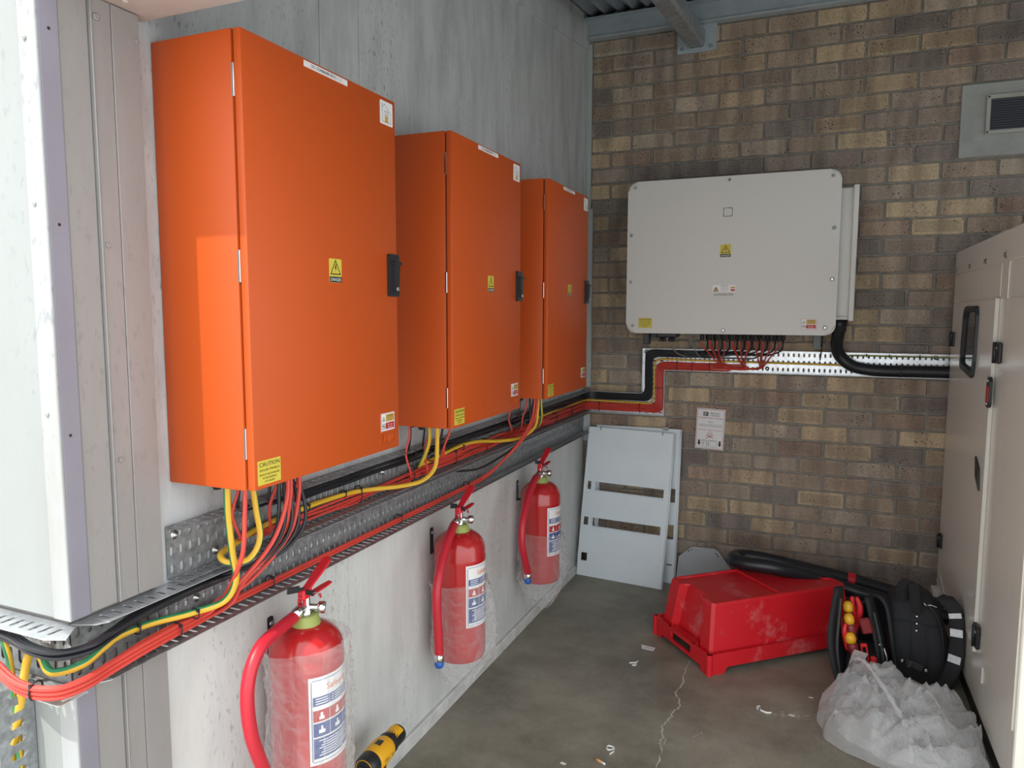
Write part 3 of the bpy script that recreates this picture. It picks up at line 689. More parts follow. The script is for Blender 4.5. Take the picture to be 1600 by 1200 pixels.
# back wall tray: lower run, riser, upper run
tr = thing('cable_tray', 'bright stepped cable tray on the brick wall below the inverter', 'cable tray', (.9, 4.0, 1.17), 'steel cable trays')
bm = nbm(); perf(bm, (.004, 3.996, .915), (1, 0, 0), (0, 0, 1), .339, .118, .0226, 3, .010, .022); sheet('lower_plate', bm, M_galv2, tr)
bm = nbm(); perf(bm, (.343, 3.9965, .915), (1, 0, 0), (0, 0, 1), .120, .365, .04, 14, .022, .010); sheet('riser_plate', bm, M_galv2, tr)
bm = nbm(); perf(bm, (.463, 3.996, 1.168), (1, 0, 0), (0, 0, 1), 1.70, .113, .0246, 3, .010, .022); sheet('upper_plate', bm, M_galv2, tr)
for (a, c_, z0, z1) in ((.004, .343, 1.033, 1.0348), (.004, .463, .9135, .915), (.463, 2.16, 1.281, 1.2828), (.343, .463, 1.281, 1.2828), (.463, 2.16, 1.1665, 1.168), (.3415, .343, 1.033, 1.282), (.463, .4648, .915, 1.168)):
    bm = nbm(); box(bm, a, c_, 3.968, 3.997, z0, z1); obj('edge_flange', bm, M_galv2, tr)
for x, z in ((.99, 1.19), (.357, 1.262), (1.345, 1.265), (1.75, 1.265)): bolt(tr, (x, 3.996, z), (0, -1, 0), .011)

# ================================================================== CABLES
def cable(name, pts, r, m, label, group, n=7, sm=6, stripe=None):
    bm = nbm(); P = cr(pts, sm); tube(bm, P, r, n, stripe=stripe)
    o = obj(name, bm, m, None, True, loc=tuple(P[0])); tag(o, label, 'cable', group); return o
def tie(P, T, wa, wb, up_=V(0, 0, 1), label='', group='cable ties'):
    """loop round a bundle: P centre, T bundle direction, half sizes wa (sideways), wb (up)"""
    P = Vector(P); T = Vector(T).normalized(); S = T.cross(up_).normalized(); U = S.cross(T)
    bm = nbm(); pts = [P + S*(wa*math.cos(a)*(1.15 if abs(math.cos(a)) < .75 else 1)) + U*(wb*math.sin(a)) for a in [2*math.pi*k/14 for k in range(14)]]
    tube(bm, pts, .0018, 5, closed=True); fbox(bm, P + S*(wa*.75)+U*(wb*.7), S, U, T, .006, .006, .005)
    o = obj('cable_tie', bm, M_black, None, loc=tuple(P)); tag(o, label, 'cable tie', group); return o
gl = [.435, .965]
# bundle geometry on the left wall and back wall
def run(i, kind, yend, drop):
    """one continuous cable: inverter plug -> back wall tray -> left tray -> up into a cabinet"""
    if kind == 'r': zc0, xv, zt, r, n2 = .950, .4365, 1.1885, .0036, 6
    else: zc0, xv, zt, r, n2 = 1.009, .3785, 1.2545, .0037, 5
    col_, row_ = i % n2, i // n2
    h = (col_-(n2-1)/2)*.0074 + (row_ % 2)*.0037; d = .009 + row_*.0072 + R.uniform(0, .0015)
    j = lambda s=.0012: R.uniform(-s, s)
    p = list(drop)                                            # from the plug down to the tray
    rx = .035
    x = p[-1][0]
    xs = x-.04
    while xs > xv+.06: p.append((xs, 3.996-d+j(), zt+h+j())); xs -= .085
    # bend down the riser
    p += [(xv-h+rx*1.15, 3.996-d, zt+h), (xv-h+.010, 3.996-d, zt+h-.010), (xv-h, 3.996-d, zt+h-.035), (xv-h+j(), 3.996-d, (zt+zc0)/2)]
    p += [(xv-h, 3.996-d, zc0+h+.035), (xv-h-.010, 3.996-d, zc0+h+.010), (xv-h-.035, 3.996-d, zc0+h)]
    xs = xv-.10
    while xs > .10: p.append((xs, 3.996-d+j(), zc0+h+j())); xs -= .085
    p += [(.05+d*.6, 3.99-d*1.0, zc0+h), (.016+d*.8, 3.968-d, zc0+h), (.004+d, 3.92, zc0+h)]
    y = 3.80
    while y > yend[1]+.10: p.append((.004+d+abs(j(.004)), y, zc0+h+j(.0045))); y -= .13
    yy, xg, yg = yend[1], yend[0], yend[2]
    p += [(.006+d+.004, yy+.05, zc0+h+.002), (.03+.4*xg, yy+.018, zc0+h+.02), (xg*.85, yy, 1.03), (xg, yg, 1.085), (xg, yg, 1.13)]
    return p, r
BOX = (1.103, 1.945, 2.770)
near = ('nearest', 'middle', 'farthest')
# plugs under the inverter
plugx = [.690 + i*.0365 for i in range(11)]
mx_ = (.765, .872, .955)
k_r = k_b = 0
rends = [(2, .05, .035), (2, .10, .085), (2, .13, .16), (1, .05, .03), (1, .07, .12), (1, .12, .17), (1, .10, .21), (0, .06, .12), (0, .10, .20), (0, .12, .25), (0, .09, .29)]
for i, px in enumerate(plugx):
    g = 0 if i < 4 else (1 if i < 7 else 2); bx, xg, dy = rends[10-i]; yg = BOX[bx]+dy
    drop = [(px, 3.76, 1.345), (px, 3.772, 1.315), (px+(mx_[g]-px)*.45, 3.87, 1.255), (px+(mx_[g]-px)*.9, 3.965, 1.195), (mx_[g]-.045, 3.98, 1.185)]
    p, r = run(i, 'r', (xg, yg, yg+.01), drop)
    cable('red_solar_cable', p, r, M_redcable, 'red solar cable from the inverter to the %s orange cabinet' % near[bx], 'red solar cables to the %s cabinet' % near[bx])
    dropb = [(px+.012, 3.86, 1.345), (px+.012, 3.88, 1.32), (px-.0, 3.93, 1.285), (px-.05, 3.975, 1.262), (px-.10, 3.982, 1.256)]
    bx2, xg2, dy2 = rends[10-i]; yg2 = BOX[bx2]+dy2+.035
    p, r = run(i, 'b', (max(.04, xg2-.04), yg2, yg2), dropb)
    cable('black_solar_cable', p, r, M_blackcable, 'black solar cable from the inverter to the %s orange cabinet' % near[bx2], 'black solar cables to the %s cabinet' % near[bx2])
for i in range(4):   # thinner row of red leads behind
    px = (.722, .83, .905, .965)[i]; g = (0, 1, 1, 2)[i]
    cable('red_rear_lead', [(px, 3.84, 1.345), (px+.004, 3.85, 1.31), (px+(mx_[g]-px)*.6, 3.93, 1.24), (mx_[g], 3.984, 1.196), (mx_[g]-.08, 3.988, 1.186)], .0032, M_redcable, 'thin red lead in the rear row of plugs under the inverter', 'rear red leads under the inverter')
# earth cable along the back wall and the left tray
YG = [M_yellow, M_green]
def yg(pts, r, label, group=None, stripe=(2, 3, 4), n=9): return cable('earth_cable', pts, r, YG, label, group, n=n, stripe=stripe)
e = [(1.83, 3.985, 1.214), (1.4, 3.985, 1.218), (1.1, 3.986, 1.220), (.8, 3.985, 1.222), (.5, 3.986, 1.224), (.44, 3.986, 1.224), (.415, 3.986, 1.212), (.408, 3.986, 1.19), (.407, 3.986, 1.08), (.404, 3.986, 1.01), (.39, 3.986, .985), (.36, 3.986, .978), (.2, 3.986, .980), (.06, 3.975, .982), (.02, 3.93, .982), (.014, 3.6, .982), (.014, 3.3, .980), (.016, 3.12, .975), (.05, 3.06, .962), (.10, 3.0, .975), (.13, 2.965, 1.02), (.135, 2.945, 1.08), (.135, 2.94, 1.13)]
yg(e, .0055, 'green and yellow earth cable from the inverter tray to the farthest cabinet', stripe=(0, 1, 2, 3))
e = [(.125, 2.93, 1.13), (.125, 2.93, 1.05), (.12, 2.905, .985), (.085, 2.83, .95), (.05, 2.70, .955), (.022, 2.55, .975), (.016, 2.40, .982), (.016, 2.20, .970), (.018, 2.10, .968), (.05, 2.055, .985), (.09, 2.04, 1.06), (.09, 2.04, 1.13)]
yg(e, .007, 'yellow earth cable looping from the farthest to the middle cabinet', stripe=(4, 5))
e = [(.128, 2.025, 1.13), (.128, 2.025, 1.05), (.125, 2.012, .985), (.105, 1.965, .952), (.07, 1.89, .948), (.03, 1.80, .955), (.018, 1.70, .965), (.016, 1.55, .970), (.016, 1.42, .968), (.02, 1.32, .962), (.035, 1.24, .955), (.06, 1.175, .955), (.09, 1.165, .945), (.115, 1.20, .945), (.125, 1.225, .985), (.12, 1.222, 1.05), (.115, 1.215, 1.13)]
yg(e, .007, 'yellow and green earth cable looping from the middle to the nearest cabinet', stripe=(5, 6))
e = [(.105, 1.155, 1.13), (.105, 1.155, 1.05), (.108, 1.16, .97), (.11, 1.165, .91), (.09, 1.15, .865), (.05, 1.10, .852), (.028, 1.02, .858), (.026, .95, .862), (.03, .91, .855), (.03, .868, .842), (.0, .832, .838), (-.03, .835, .858), (-.055, .84, .868), (-.072, .838, .850), (-.082, .83, .79), (-.105, .828, .70), (-.125, .828, .62), (-.13, .83, .3), (-.13, .83, .05)]
yg(e, .0075, 'thick green and yellow earth cable turning the outside corner at lower left', stripe=(2, 3, 4))
e = [(-.30, .835, .905), (-.20, .828, .90), (-.135, .826, .892), (-.112, .826, .86), (-.108, .83, .80), (-.108, .835, .6), (-.108, .835, .02)]
yg(e, .006, 'green and yellow earth cable dropping into the vertical outside tray', stripe=(1, 2, 3))
# top run on the back wall tray to the right
yg([(1.36, 3.985, 1.262), (1.40, 3.985, 1.268), (1.6, 3.985, 1.268), (1.83, 3.985, 1.268)], .004, 'thin yellow earth cable on the top edge of the brick wall tray', stripe=(2, 3))
# lower tray: red string cables out to the corner
for i in range(6):
    h = (i % 3)*.0085; d = .012 + (i//3)*.009; s = i*.004
    far_ = i < 2
    p = [(-.65, .815+d, .90+h*.3), (-.35, .812, .893+h*.3), (-.22, .808, .88+h*.4), (-.12, .800-s*.5, .852+h), (-.02, .790-s*.5, .822+h), (.045, .805-s*.3, .815+h), (.058+s*.3, .845, .814+h), (.052+d*.2, .91, .816+h), (.03+d, 1.0, .820+h), (.014+d, 1.15, .816+h)]
    if far_: p += [(.012+d, 1.5, .815+h), (.012+d, 2.0, .815+h), (.012+d, 2.45, .815+h), (.02+d, 2.60, .825+h), (.06, 2.69, .87), (.11, 2.80-.03*i, .95), (.14, 2.86-.03*i, 1.04), (.145, 2.875-.03*i, 1.13)]
    elif i in (2, 3): p += [(.02+d, 1.22, .825+h), (.06, 1.27-.03*i+.06, .87), (.115, 1.30-.03*i+.09, .96), (.14, 1.34-.03*i+.06, 1.06), (.14, 1.35-.03*i+.05, 1.13)]
    else: p += [(.03+d, 1.17, .835+h), (.085, 1.165+.02*(i-4), .88), (.14, 1.155+.09*(i-4), .97), (.155, 1.15+.13*(i-4), 1.06), (.155, 1.155+.13*(i-4), 1.13)]
    cable('red_string_cable', p, .0048, M_redcable, 'red cable in the lower tray coming from the farthest cabinet' if far_ else 'red cable dropping from the nearest cabinet into the lower tray', 'long red cables in the lower tray' if far_ else 'short red cables in the lower tray')
# black cables under the top flange, out round the corner
for i in range(5):
    d = .012 + (i % 3)*.011; h = -(i//3)*.011
    p = [(-.62, .845-d*.6, .896+h), (-.3, .835-d*.4, .898+h), (-.10, .83-d*.5, .897+h), (-.02, .818-d*.5, .894+h), (.035, .825-d*.3, .888+h), (.05+d*.3, .862, .885+h), (.04+d*.5, .91, .888+h), (.016+d, 1.0, .896+h), (.012+d, 1.12, .898+h), (.03+d, 1.19+.02*i, .90+h*.5), (.10, 1.24+.025*i, .925), (.13, 1.275+.025*i, 1.0), (.13-.012*i, 1.285+.025*i, 1.13)]
    cable('black_string_cable', p, .0046, M_blackcable, 'black cable from the nearest cabinet turning the outside corner under the flange', 'black cables in the lower tray')
cable('black_loop_cable', [(.10, 2.90, 1.13), (.10, 2.90, 1.0), (.09, 2.84, .94), (.075, 2.70, .905), (.06, 2.5, .885), (.045, 2.38, .895), (.02, 2.32, .905)], .0045, M_blackcable, 'loose black cable sagging across the lower tray below the farthest cabinet', None)
for x, y, z in ((1.0, 0, 0),): pass
# grey data wires under the inverter
cable('grey_wire', [(.525, 3.80, 1.34), (.526, 3.83, 1.31), (.535, 3.90, 1.27), (.56, 3.96, 1.25), (.60, 3.985, 1.238)], .0028, M_greycable, 'thin grey wire from the small plug block, left of the two', 'grey data wires')
cable('grey_wire', [(.62, 3.80, 1.372), (.625, 3.83, 1.33), (.64, 3.92, 1.27), (.655, 3.975, 1.24), (.70, 3.988, 1.236)], .0028, M_greycable, 'thin grey wire hanging nearer the red plugs, right of the two', 'grey data wires')
# thick black output cable
cable('thick_black_cable', [(1.318, 3.84, 1.44), (1.316, 3.86, 1.38), (1.312, 3.90, 1.325), (1.325, 3.93, 1.275), (1.365, 3.94, 1.232), (1.42, 3.950, 1.208), (1.52, 3.956, 1.198), (1.65, 3.963, 1.199), (1.86, 3.9665, 1.200)], .0285, M_blackcable, 'thick black armoured cable curving from the inverter side box along the tray', None, n=18)
# cable ties
for x in (.53, .61): tie((x, 3.985, 1.189), (1, 0, 0), .014, .026, label='black cable tie round the red bundle on the upper brick wall tray', group='ties on the back wall red bundle')
tie((.70, 3.985, 1.186), (1, 0, 0), .014, .026, label='black cable tie round the red bundle on the upper brick wall tray', group='ties on the back wall red bundle')
tie((.4365, 3.985, 1.068), (0, 0, 1), .026, .014, V(0, 1, 0), label='black cable tie round the red bundle on the riser', group=None)
tie((.378, 3.985, 1.075), (0, 0, 1), .022, .014, V(0, 1, 0), label='black cable tie round the black bundle on the riser', group=None)
for x in (.10, .33): tie((x, 3.985, .950), (1, 0, 0), .014, .027, label='black cable tie round the red bundle on the lower brick wall tray', group='ties on the lower brick wall run')
for y in (1.45, 1.75, 2.05, 2.35, 2.62, 3.1, 3.45, 3.7): tie((.018, y, .951), (0, 1, 0), .014, .026, label='black cable tie round the red bundle on the upper left wall tray', group='ties on the upper tray')
for y in (1.34, 1.52, 1.68, 2.2, 2.42): tie((.017, y, .9685 if y < 2 else .975), (0, 1, 0), .010, .010, label='black cable tie on the yellow earth cable in the upper tray', group='ties on the yellow earth cable')
for y, xx in ((1.07, .041), (1.36, .029), (1.95, .029), (2.43, .029)): tie((xx, y, .8255), (0, 1, 0), .0135, .0155, label='black cable tie round the red cables in the lower tray', group='ties in the lower tray')
tie((.012, .7935, .8265), V(1, .1, -.1), .0135, .0165, label='black cable tie on the sunlit red bundle at the outside corner', group=None)
for y, xx in ((.985, .028), (1.10, .06)): tie((xx, y, .8605 if y < 1.05 else .852), (0, 1, .02), .011, .011, label='black cable tie on the thick earth cable beside the jamb', group='ties on the thick earth cable')
for x in (1.45, 1.55, 1.68): tie((x, 3.985, 1.268), (1, 0, 0), .008, .008, label='small tie on the thin yellow cable along the brick wall tray', group='ties on the thin yellow cable')
tie((1.6, 3.961, 1.1985), (1, 0, 0), .03, .03, label='black tie round the thick black cable near the cream cabinet', group=None)

# ================================================================== INVERTER
iv = thing('inverter', 'large grey white solar inverter hung on the brick wall', 'inverter', (.81, 4.0, 1.375))
FY = 3.66
ivpoly = [(x+.0, z) for x, z in rrect(.975, .748, .048, 7, .812, 1.748)]
bm = nbm(); prism(bm, ivpoly, (0, FY+.05, 0), V(1, 0, 0), V(0, 0, 1), .05)
es = [e for e in bm.edges if all(abs(v.co.y-FY) < 1e-5 for v in e.verts)]
bmesh.ops.bevel(bm, geom=es, offset=.009, segments=3, affect='EDGES'); obj('front_cover', bm, M_inv, iv, True)
bm = nbm(); box(bm, .37, 1.25, FY+.05, 3.93, 1.40, 2.09, .01); obj('heat_sink', bm, M_invback, iv)
bm = nbm(); box(bm, .45, 1.18, 3.93, 3.998, 1.55, 1.62); box(bm, .45, 1.18, 3.93, 3.998, 1.90, 1.97); obj('wall_bracket', bm, M_galv, iv)
for x, z in ((.361, 2.094), (.812, 2.104), (1.262, 2.094), (.345, 1.861), (1.276, 1.861), (.345, 1.63), (1.276, 1.63), (.358, 1.412), (.803, 1.393), (1.255, 1.410)):
    bm = nbm(); rodlathe(bm, [(.0125, -.0012), (.0125, .0012), (.0105, .0016), (.0095, .0004), (.0001, .0004)], (x, FY, z), (0, -1, 0), 20); rg = obj('screw_cup', bm, M_inv, iv)
    bm = nbm(); rodlathe(bm, [(.0072, 0), (.0072, .003), (.0058, .0042), (.0036, .0042), (.0033, .0015)], (x, FY, z), (0, -1, 0), 14); obj('screw', bm, M_rafter, rg)
    bm = nbm(); rodlathe(bm, [(.0036, 0), (.0036, .0032)], (x, FY, z), (0, -1, 0), 6); obj('screw_socket', bm, M_chrome, rg)
# indicator outline
bm = nbm(); O = V(.809, FY, 1.954)
for a in ([(-.010, .019), (-.018, .019), (-.020, .012), (-.020, .004)], [(-.020, -.003), (-.020, -.017), (-.017, -.020), (.017, -.020), (.020, -.017), (.020, -.003)], [(.020, .004), (.020, .016), (.017, .019), (-.004, .019)]): outline(bm, a, O, 'B', .0026, .0008, False)
obj('indicator', bm, M_ink, iv)
danger_yellow(iv, (.803, FY, 1.772), 'B', .050, .060)
s = sticker('inverter_label', (.801, FY, 1.593), 'B', .106, .035, M_white, iv); s['label'] = 'white inverter label with a yellow triangle'
bm = nbm(); O = V(.801, FY, 1.593); text(bm, 'INVERTER', O+V(.003, 0, .0125), 'B', .0055, .036); text(bm, 'DC SOLAR SUPPLY ISOLATOR', O+V(.003, 0, .0035), 'B', .0028, .036); text(bm, 'ISOLATE D.C. AND A.C.', O+V(.003, 0, -.0025), 'B', .0034, .036); text(bm, 'BEFORE WORK', O+V(.003, 0, -.010), 'B', .0028, .030)
warn_tri(bm, O+V(-.037, 0, -.003), 'B', .024, .0022); obj('lettering', bm, M_ink, s)
bm = nbm(); flat(bm, [(-.046, -.0115), (-.028, -.0115), (-.037, .0055)], O, 'B', .0010); flat(bm, rect(.020, .008, .041, .004), O, 'B', .0011); obj('yellow_print', bm, M_ochre, s)
bm = nbm(); flat(bm, rect(.020, .008, .041, -.008), O, 'B', .0011); obj('red_print', bm, M_redlabel, s)
bm = nbm(); text(bm, 'SUNGROW', (.801, FY, 1.5645), 'B', .0125, .092, .0008); obj('maker_lettering', bm, M_invback, iv)
caution(iv, (.4225, FY, 1.426), 'B', .067, .049)
danger_small(iv, (1.186, FY, 1.4255), 'B', .068, .050)
# side box
bm = nbm(); box(bm, 1.25, 1.362, 3.72, 3.90, 1.462, 2.045, .006, 2); sb = obj('side_box', bm, M_inv, iv, True)
bm = nbm(); box(bm, 1.350, 1.374, 3.70, 3.92, 1.440, 2.055, .005, 2); obj('side_lid', bm, M_inv, sb)
bm = nbm(); box(bm, 1.288, 1.352, 3.722, 3.90, 1.446, 1.462, .004); obj('gland_plate', bm, M_inv, sb)
bm = nbm(); rodlathe(bm, [(.036, 0), (.036, .03), (.032, .034), (.032, .055), (.029, .06)], (1.318, 3.83, 1.447), (0, .12, -1), 18); obj('cable_gland', bm, M_black, sb)
# plugs underneath
for px in plugx:
    bm = nbm(); rodlathe(bm, [(.013, 0), (.013, .016), (.0105, .020), (.011, .038), (.007, .046)], (px, 3.76, 1.385), (0, .05, -1), 12); obj('plug', bm, M_black, iv)
    bm = nbm(); rodlathe(bm, [(.013, 0), (.013, .016), (.0105, .020), (.011, .038), (.007, .046)], (px+.012, 3.86, 1.385), (0, .05, -1), 12); obj('plug', bm, M_black, iv)
bm = nbm(); box(bm, .467, .572, 3.72, 3.82, 1.352, 1.402, .006); cbk = obj('terminal_block', bm, M_black, iv)
for x in (.485, .500, .532, .547): bm = nbm(); rodlathe(bm, [(.009, 0), (.009, .02), (.006, .022)], (x, 3.76, 1.352), (0, 0, -1), 12); obj('gland', bm, M_black, cbk)
bm = nbm(); box(bm, .395, .425, 3.74, 3.80, 1.315, 1.40, .004); box(bm, .428, .462, 3.77, 3.83, 1.345, 1.40, .003); obj('isolator_switch', bm, M_invback, iv)
bm = nbm(); box(bm, 1.205, 1.24, 3.90, 3.93, 1.305, 1.40, .003); box(bm, 1.20, 1.245, 3.895, 3.935, 1.303, 1.309); obj('support_foot', bm, mat('foot_grey', (.16, .18, .19), .5), iv)
cable('black_wire', [(1.247, 3.90, 1.40), (1.246, 3.93, 1.33), (1.243, 3.97, 1.27), (1.24, 3.988, 1.24)], .0032, M_blackcable, 'thin black wire hanging from the inverter corner to the tray', None)

# ================================================================== BAIT STATION SIGN
sg = thing('bait_station_sign', 'white pest control sign with a red skull on the brick wall', 'sign', (.711, 3.999, .855))
O = V(.711, 3.9985, .855); tl = math.radians(-2.0); Ax = (V(math.cos(tl), 0, math.sin(tl)), V(-math.sin(tl), 0, math.cos(tl))); A_, B_ = Ax
s = sticker('sign_card', O, Ax, .148, .219, M_white, sg, .002)
bm = nbm(); outline(bm, rrect(.138, .209, .004, 3), O, Ax, .0018, .0026)
text(bm, 'RODENT BAITSTATION', O+B_*.059, Ax, .0085, .126, .0028); text(bm, 'DANGER, GEVAAR, INGOZI', O-B_*.006, Ax, .0062, .124, .0028)
outline(bm, [(.0125*math.cos(t*.5236), -.0235+.0105*math.sin(t*.5236)) for t in range(12)], O, Ax, .0014, .0028); outline(bm, [(-.006, -.032), (-.006, -.039), (.006, -.039), (.006, -.032)], O, Ax, .0014, .0028, False)
outline(bm, [(-.018, -.034), (.018, -.050)], O, Ax, .003, .0028, False); outline(bm, [(.018, -.034), (-.018, -.050)], O, Ax, .003, .0028, False)
flat(bm, rrect(.005, .005, .002, 2, -.0045, -.024), O, Ax, .0028); flat(bm, rrect(.005, .005, .002, 2, .0045, -.024), O, Ax, .0028)
obj('red_print', bm, M_redlabel, s)
bm = nbm(); flat(bm, [(-.040, .092), (-.018, .092), (-.014, .087), (-.014, .074), (-.018, .069), (-.040, .069)], O, Ax, .0026)
text(bm, 'Bidvest', O+A_*.022+B_*.087, Ax, .0095, .048, .0028); text(bm, 'STEINER', O+A_*.021+B_*.074, Ax, .0075, .050, .0028)
text(bm, 'WARNING', O+B_*.040, Ax, .004, .028, .0028); text(bm, 'POISON', O+B_*.034, Ax, .003, .022, .0028)
text(bm, 'DANGER TO ALL ANIMALS. DO NOT OPEN', O+B_*.0225, Ax, .0045, .120, .0028); text(bm, 'CHILDREN MUST NOT TOUCH THIS STATION', O+B_*.0145, Ax, .0045, .122, .0028)
text(bm, 'BAIT STATION NO.', O-B_*.064-A_*.002, Ax, .0058, .070, .0028); outline(bm, rect(.078, .034, -.002, -.079), O, Ax, .0011, .0028); text(bm, 'Y 22', O-B_*.080-A_*.018, Ax, .017, .038, .0028)
for sx in (-1, 1): c_ = sx*.054; flat(bm, [(c_-.005, -.062), (c_-.005, -.078), (c_-.0095, -.078), (c_, -.094), (c_+.0095, -.078), (c_+.005, -.078), (c_+.005, -.062)], O, Ax, .0026)
obj('black_print', bm, M_ink, s)
bm = nbm(); flat(bm, rect(.014, .0035, -.030, .086), O, Ax, .0030); flat(bm, [(-.033, .0815), (-.019, .0815), (-.019, .0795), (-.033, .0795)], O, Ax, .0030); flat(bm, rect(.014, .003, -.030, .0745), O, Ax, .0030); obj('logo_cutouts', bm, M_white, s)

# ================================================================== CREAM GENERATOR CABINET
GX = 1.80
gn = thing('generator_cabinet', 'tall glossy cream generator canopy standing at the right edge', 'generator', (2.35, 2.8, 0))
bm = nbm(); box(bm, GX+.004, 2.9, 2.42, 3.935, .075, 1.745, .004); obj('canopy', bm, M_cream, gn)  # near end cut short out of view so daylight gets past
bm = nbm(); box(bm, GX-.001, 2.904, 2.416, 3.938, 1.652, 1.756, .004); rf = obj('roof_rim', bm, M_cream, gn)
for y in (3.888, 3.562, 3.240, 2.917, 2.595): bm = nbm(); rodlathe(bm, [(.013, 0), (.013, .0015), (.0085, .0018), (.0085, .008)], (GX-.001, y, 1.672), (-1, 0, 0), 6); obj('bolt', bm, M_steel, rf)
bm = nbm(); box(bm, GX, GX+.004, 3.842, 3.935, .20, 1.650); obj('corner_post', bm, M_cream, gn)
bm = nbm(); box(bm, GX+.001, GX+.005, 2.872, 2.976, .20, 1.650); obj('corner_post', bm, M_cream, gn)
bm = nbm(); box(bm, GX+.0, GX+.004, 2.98, 3.842, 1.536, 1.650); obj('top_panel', bm, M_cream, gn)
bm = nbm(); box(bm, GX-.002, GX+.003, 2.984, 3.836, .262, 1.528, .002); d1 = obj('door', bm, M_cream, gn); d1['label'] = 'narrow cream door with a small dark window'
bm = nbm(); box(bm, GX-.012, GX+.002, 2.979, 2.987, .262, 1.530, .002); obj('door_edge', bm, mat('cream_edge', (.70, .69, .64), .25), d1)
bm = nbm(); box(bm, GX-.001, GX+.004, 2.44, 2.868, .262, 1.528, .002); d2 = obj('door', bm, M_cream, gn); d2['label'] = 'wide cream door nearest the camera'
bm = nbm(); box(bm, GX+.002, GX+.005, 2.44, 2.866, 1.532, 1.64); obj('top_panel', bm, M_cream, gn)
bm = nbm(); box(bm, GX-.001, GX+.004, 2.866, 2.872, .20, 1.648, .001); obj('seam', bm, mat('cream_edge', (.70, .69, .64), .25), gn)
# window: frame with a slanting foot
wp = [(-3.585, 1.492), (-3.60, 1.47), (-3.622, 1.27), (-3.605, 1.245), (-3.36, 1.222), (-3.325, 1.235), (-3.305, 1.29), (-3.300, 1.47), (-3.315, 1.50), (-3.34, 1.507), (-3.55, 1.507)]
wc = Vector((sum(p[0] for p in wp)/len(wp), sum(p[1] for p in wp)/len(wp)))
wi = [tuple(wc + (Vector(p)-wc)*.80) for p in wp]
A_, B_ = AX['G']
bm = nbm(); lo = [[bm.verts.new(V(GX-.002-t, 0, 0)+A_*p[0]+B_*p[1]) for p in poly] for poly, t in ((wp, 0), ([tuple(wc+(Vector(p)-wc)*.985) for p in wp], .010), ([tuple(wc+(Vector(p)-wc)*.83) for p in wp], .010), (wi, .001))]
L = len(wp)
for a, c_ in ((0, 1), (1, 2), (2, 3)):
    for i in range(L): bm.faces.new((lo[a][i], lo[a][(i+1) % L], lo[c_][(i+1) % L], lo[c_][i]))
bmesh.ops.recalc_face_normals(bm, faces=bm.faces); wn = obj('window_frame', bm, M_blacksoft, d1)
bm = nbm(); prism(bm, wi, (GX-.0022, 0, 0), A_, B_, .0006); obj('window_pane', bm, M_glass, d1)
for y, z, w_, h_ in ((3.848, 1.36, .05, .066), (2.925, 1.345, .085, .072), (3.855, .417, .05, .065), (2.955, .335, .07, .08)):
    bm = nbm(); box(bm, GX-.014, GX-.0005, y-w_/2, y+w_/2, z-h_/2, z+h_/2, .004); hg = obj('hinge', bm, M_black, gn)
    bm = nbm(); tube(bm, [(GX-.015, y, z-h_/2), (GX-.015, y, z+h_/2)], .007, 8); obj('hinge_pin', bm, M_black, hg)
    for q in (-1, 1): bm = nbm(); screw(bm, (GX-.014, y+q*w_*.3, z+h_*.25), (-1, 0, 0), .005, .003); obj('screw', bm, M_steel, hg)
lt = rrect(.05, .108, .022, 5, -2.957, 1.206); bm = nbm(); prism(bm, lt, (GX-.012, 0, 0), A_, B_, .010); la = obj('latch', bm, M_black, d1); la['label'] = 'black oval latch with a red insert'
bm = nbm(); prism(bm, rrect(.028, .055, .006, 3, -2.953, 1.200), (GX-.022, 0, 0), A_, B_, .003); obj('red_insert', bm, M_redlabel, la)
for z in (1.246, 1.166): bm = nbm(); screw(bm, (GX-.022, 2.957, z), (-1, 0, 0), .006, .004); obj('screw', bm, M_chrome, la)
bm = nbm(); prism(bm, [(-3.18, .942), (-3.10, .905), (-3.085, .83), (-3.165, .868)], (GX-.002, 0, 0), A_, B_, .006); hh = obj('flush_handle', bm, M_black, d1)
bm = nbm(); prism(bm, [(-3.135, .905), (-3.13, .905), (-3.128, .868), (-3.133, .868)], (GX-.008, 0, 0), A_, B_, .001); obj('key_slot', bm, M_ink, hh)
bm = nbm(); box(bm, GX+.012, 2.86, 2.46, 3.90, 0, .078, .004); obj('skid_base', bm, M_basegen, gn)
bm = nbm(); prism(bm, [(-3.93, .255), (-3.86, .255), (-3.25, .083), (-3.93, .083)], (GX+.003, 0, 0), A_, B_, .004); gs = obj('gusset', bm, M_cream, gn)
for y, z in ((3.905, .21), (3.875, .185), (3.845, .155)): bm = nbm(); screw(bm, (GX-.001, y, z), (-1, 0, 0), .009, .006); obj('bolt', bm, M_steel, gs)
bm = nbm(); box(bm, GX-.03, GX, 3.83, 3.90, .145, .185, .003); obj('lifting_lug', bm, M_tape, gn)
for y, z, ww, aa in ((3.13, .425, .075, -.25), (3.10, .368, .06, .0), (3.03, .285, .09, .0)):
    bm = nbm(); fbox(bm, V(GX-.0035, y, z), V(0, math.cos(aa), math.sin(aa)), V(0, -math.sin(aa), math.cos(aa)), V(1, 0, 0), ww, .022, .0008); obj('tape_strip', bm, M_tape, d1)
